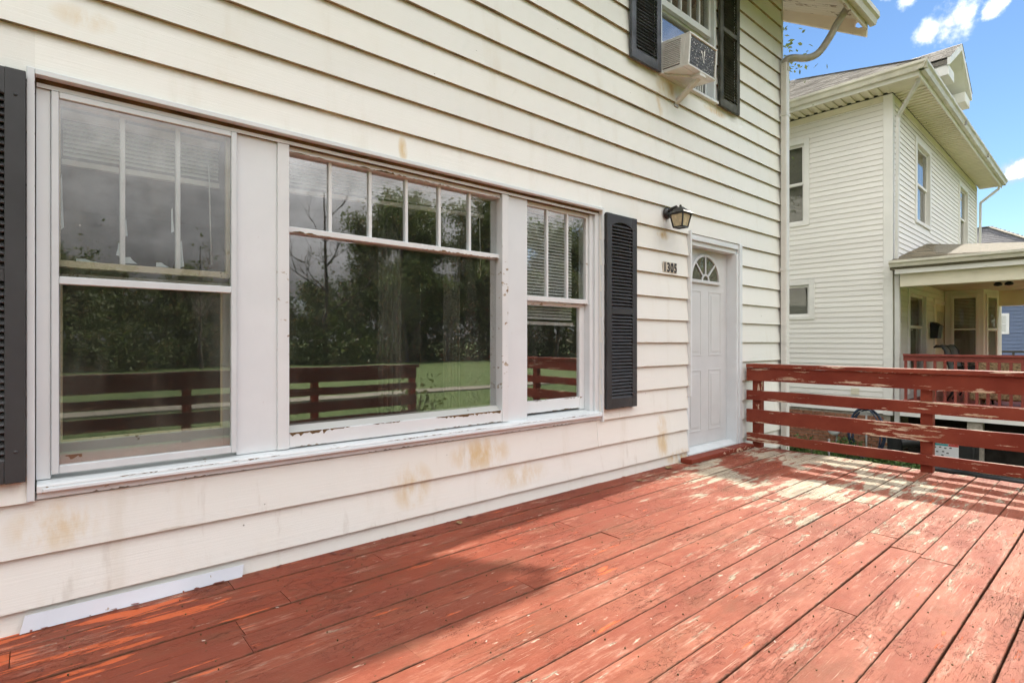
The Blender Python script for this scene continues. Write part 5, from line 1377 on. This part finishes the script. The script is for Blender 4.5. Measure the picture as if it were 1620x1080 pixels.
# ------------------------------------------------------------------ the blue house beyond
BO = (30.0, -5.0, GZ)
B = empty('house', BO, 0, 'slate blue house in the distance behind the porch', 'house')
def bbox(name, mat, *d, parent=None, bev=0): return MB().box(*d).build(name, mat, parent or B, True, bev)
bbox('wall', M['bluesiding'], .03, 9, 2.4, 11, .0, 4.4)
for i in range(25):
    zb = .55+i*.15
    MB().prism([(.03, zb), (-.0, zb), (.022, zb+.15), (.03, zb+.15)], 'y', 2.4, 11).build('clapboard', M['bluesiding'], B, True)
wb = bbox('window', M['white'], -.03, .02, 5.75, 6.35, 2.45, 3.30); bbox('pane', M['nglass'], -.034, -.031, 5.85, 6.25, 2.55, 3.20, parent=wb)
bbox('muntin', M['white'], -.04, -.0345, 5.85, 6.25, 2.86, 2.89, parent=wb)
def hiproof(name, mat, parent, x0, x1, y0, y1, z, k):
    W2 = (x1-x0)/2; m = MB(); zr = z+k*W2
    m.v = [(x0, y0, z), (x1, y0, z), (x1, y1, z), (x0, y1, z), (x0+W2, y0+W2, zr), (x0+W2, y1-W2, zr)]
    m.f = [(0, 3, 5, 4), (1, 0, 4), (2, 1, 4, 5), (3, 2, 5), (0, 1, 2, 3)]; m.m = [0]*5; m.sm = [False]*5
    o = m.build(name, mat, parent, True)
    s2 = math.sqrt(1+k*k)
    shingled('shingles', mat, o, (x0-.02, y0, z+.01), (0, 1, 0), (1, 0, k), y1-y0, W2*s2, clip=lambda u, v: v/s2-.02 <= u <= (y1-y0)-v/s2+.02, seed=5, course=.2, tab=.45)
    for a, b in ((0, 4), (3, 5), (4, 5)): MB().bar(Vector(m.v[a])+Vector((0, 0, .03)), Vector(m.v[b])+Vector((0, 0, .03)), .25, .03).build('ridge_cap', M['concrete'], o, True)
    return o
hiproof('roof', M['shingdark'], B, -.5, 9.5, 2.0, 16.0, 4.4, .64)
bbox('eave', M['white'], -.45, 9.45, 2.1, 11.4, 4.26, 4.39)
B2 = empty('house', (44, -12.0, GZ), 0, 'grey roofed house farthest off at the right edge', 'house')
MB().box(0, 10, 0, 16, 0, 6.1).build('wall', M['creamtrim'], B2, True); hiproof('roof', M['shingdark'], B2, -.5, 10.5, -.5, 16.5, 6.1, .62)
FN = empty('black_fence', (26.0, -3.6, GZ), 0, 'low black picket fence in front of the blue house', 'fence')
for z in (1.75, 1.0): MB().box(-.03, .03, 0, 4.6, z, z+.08).build('fence_rail', M['black'], FN, True)
pk = MB().box(-.025, .025, -.03, .03, 0, 1.8).mesh(M['black'])
for k in range(13): put('picket', pk, FN, (0, .05+k*.37, 0))
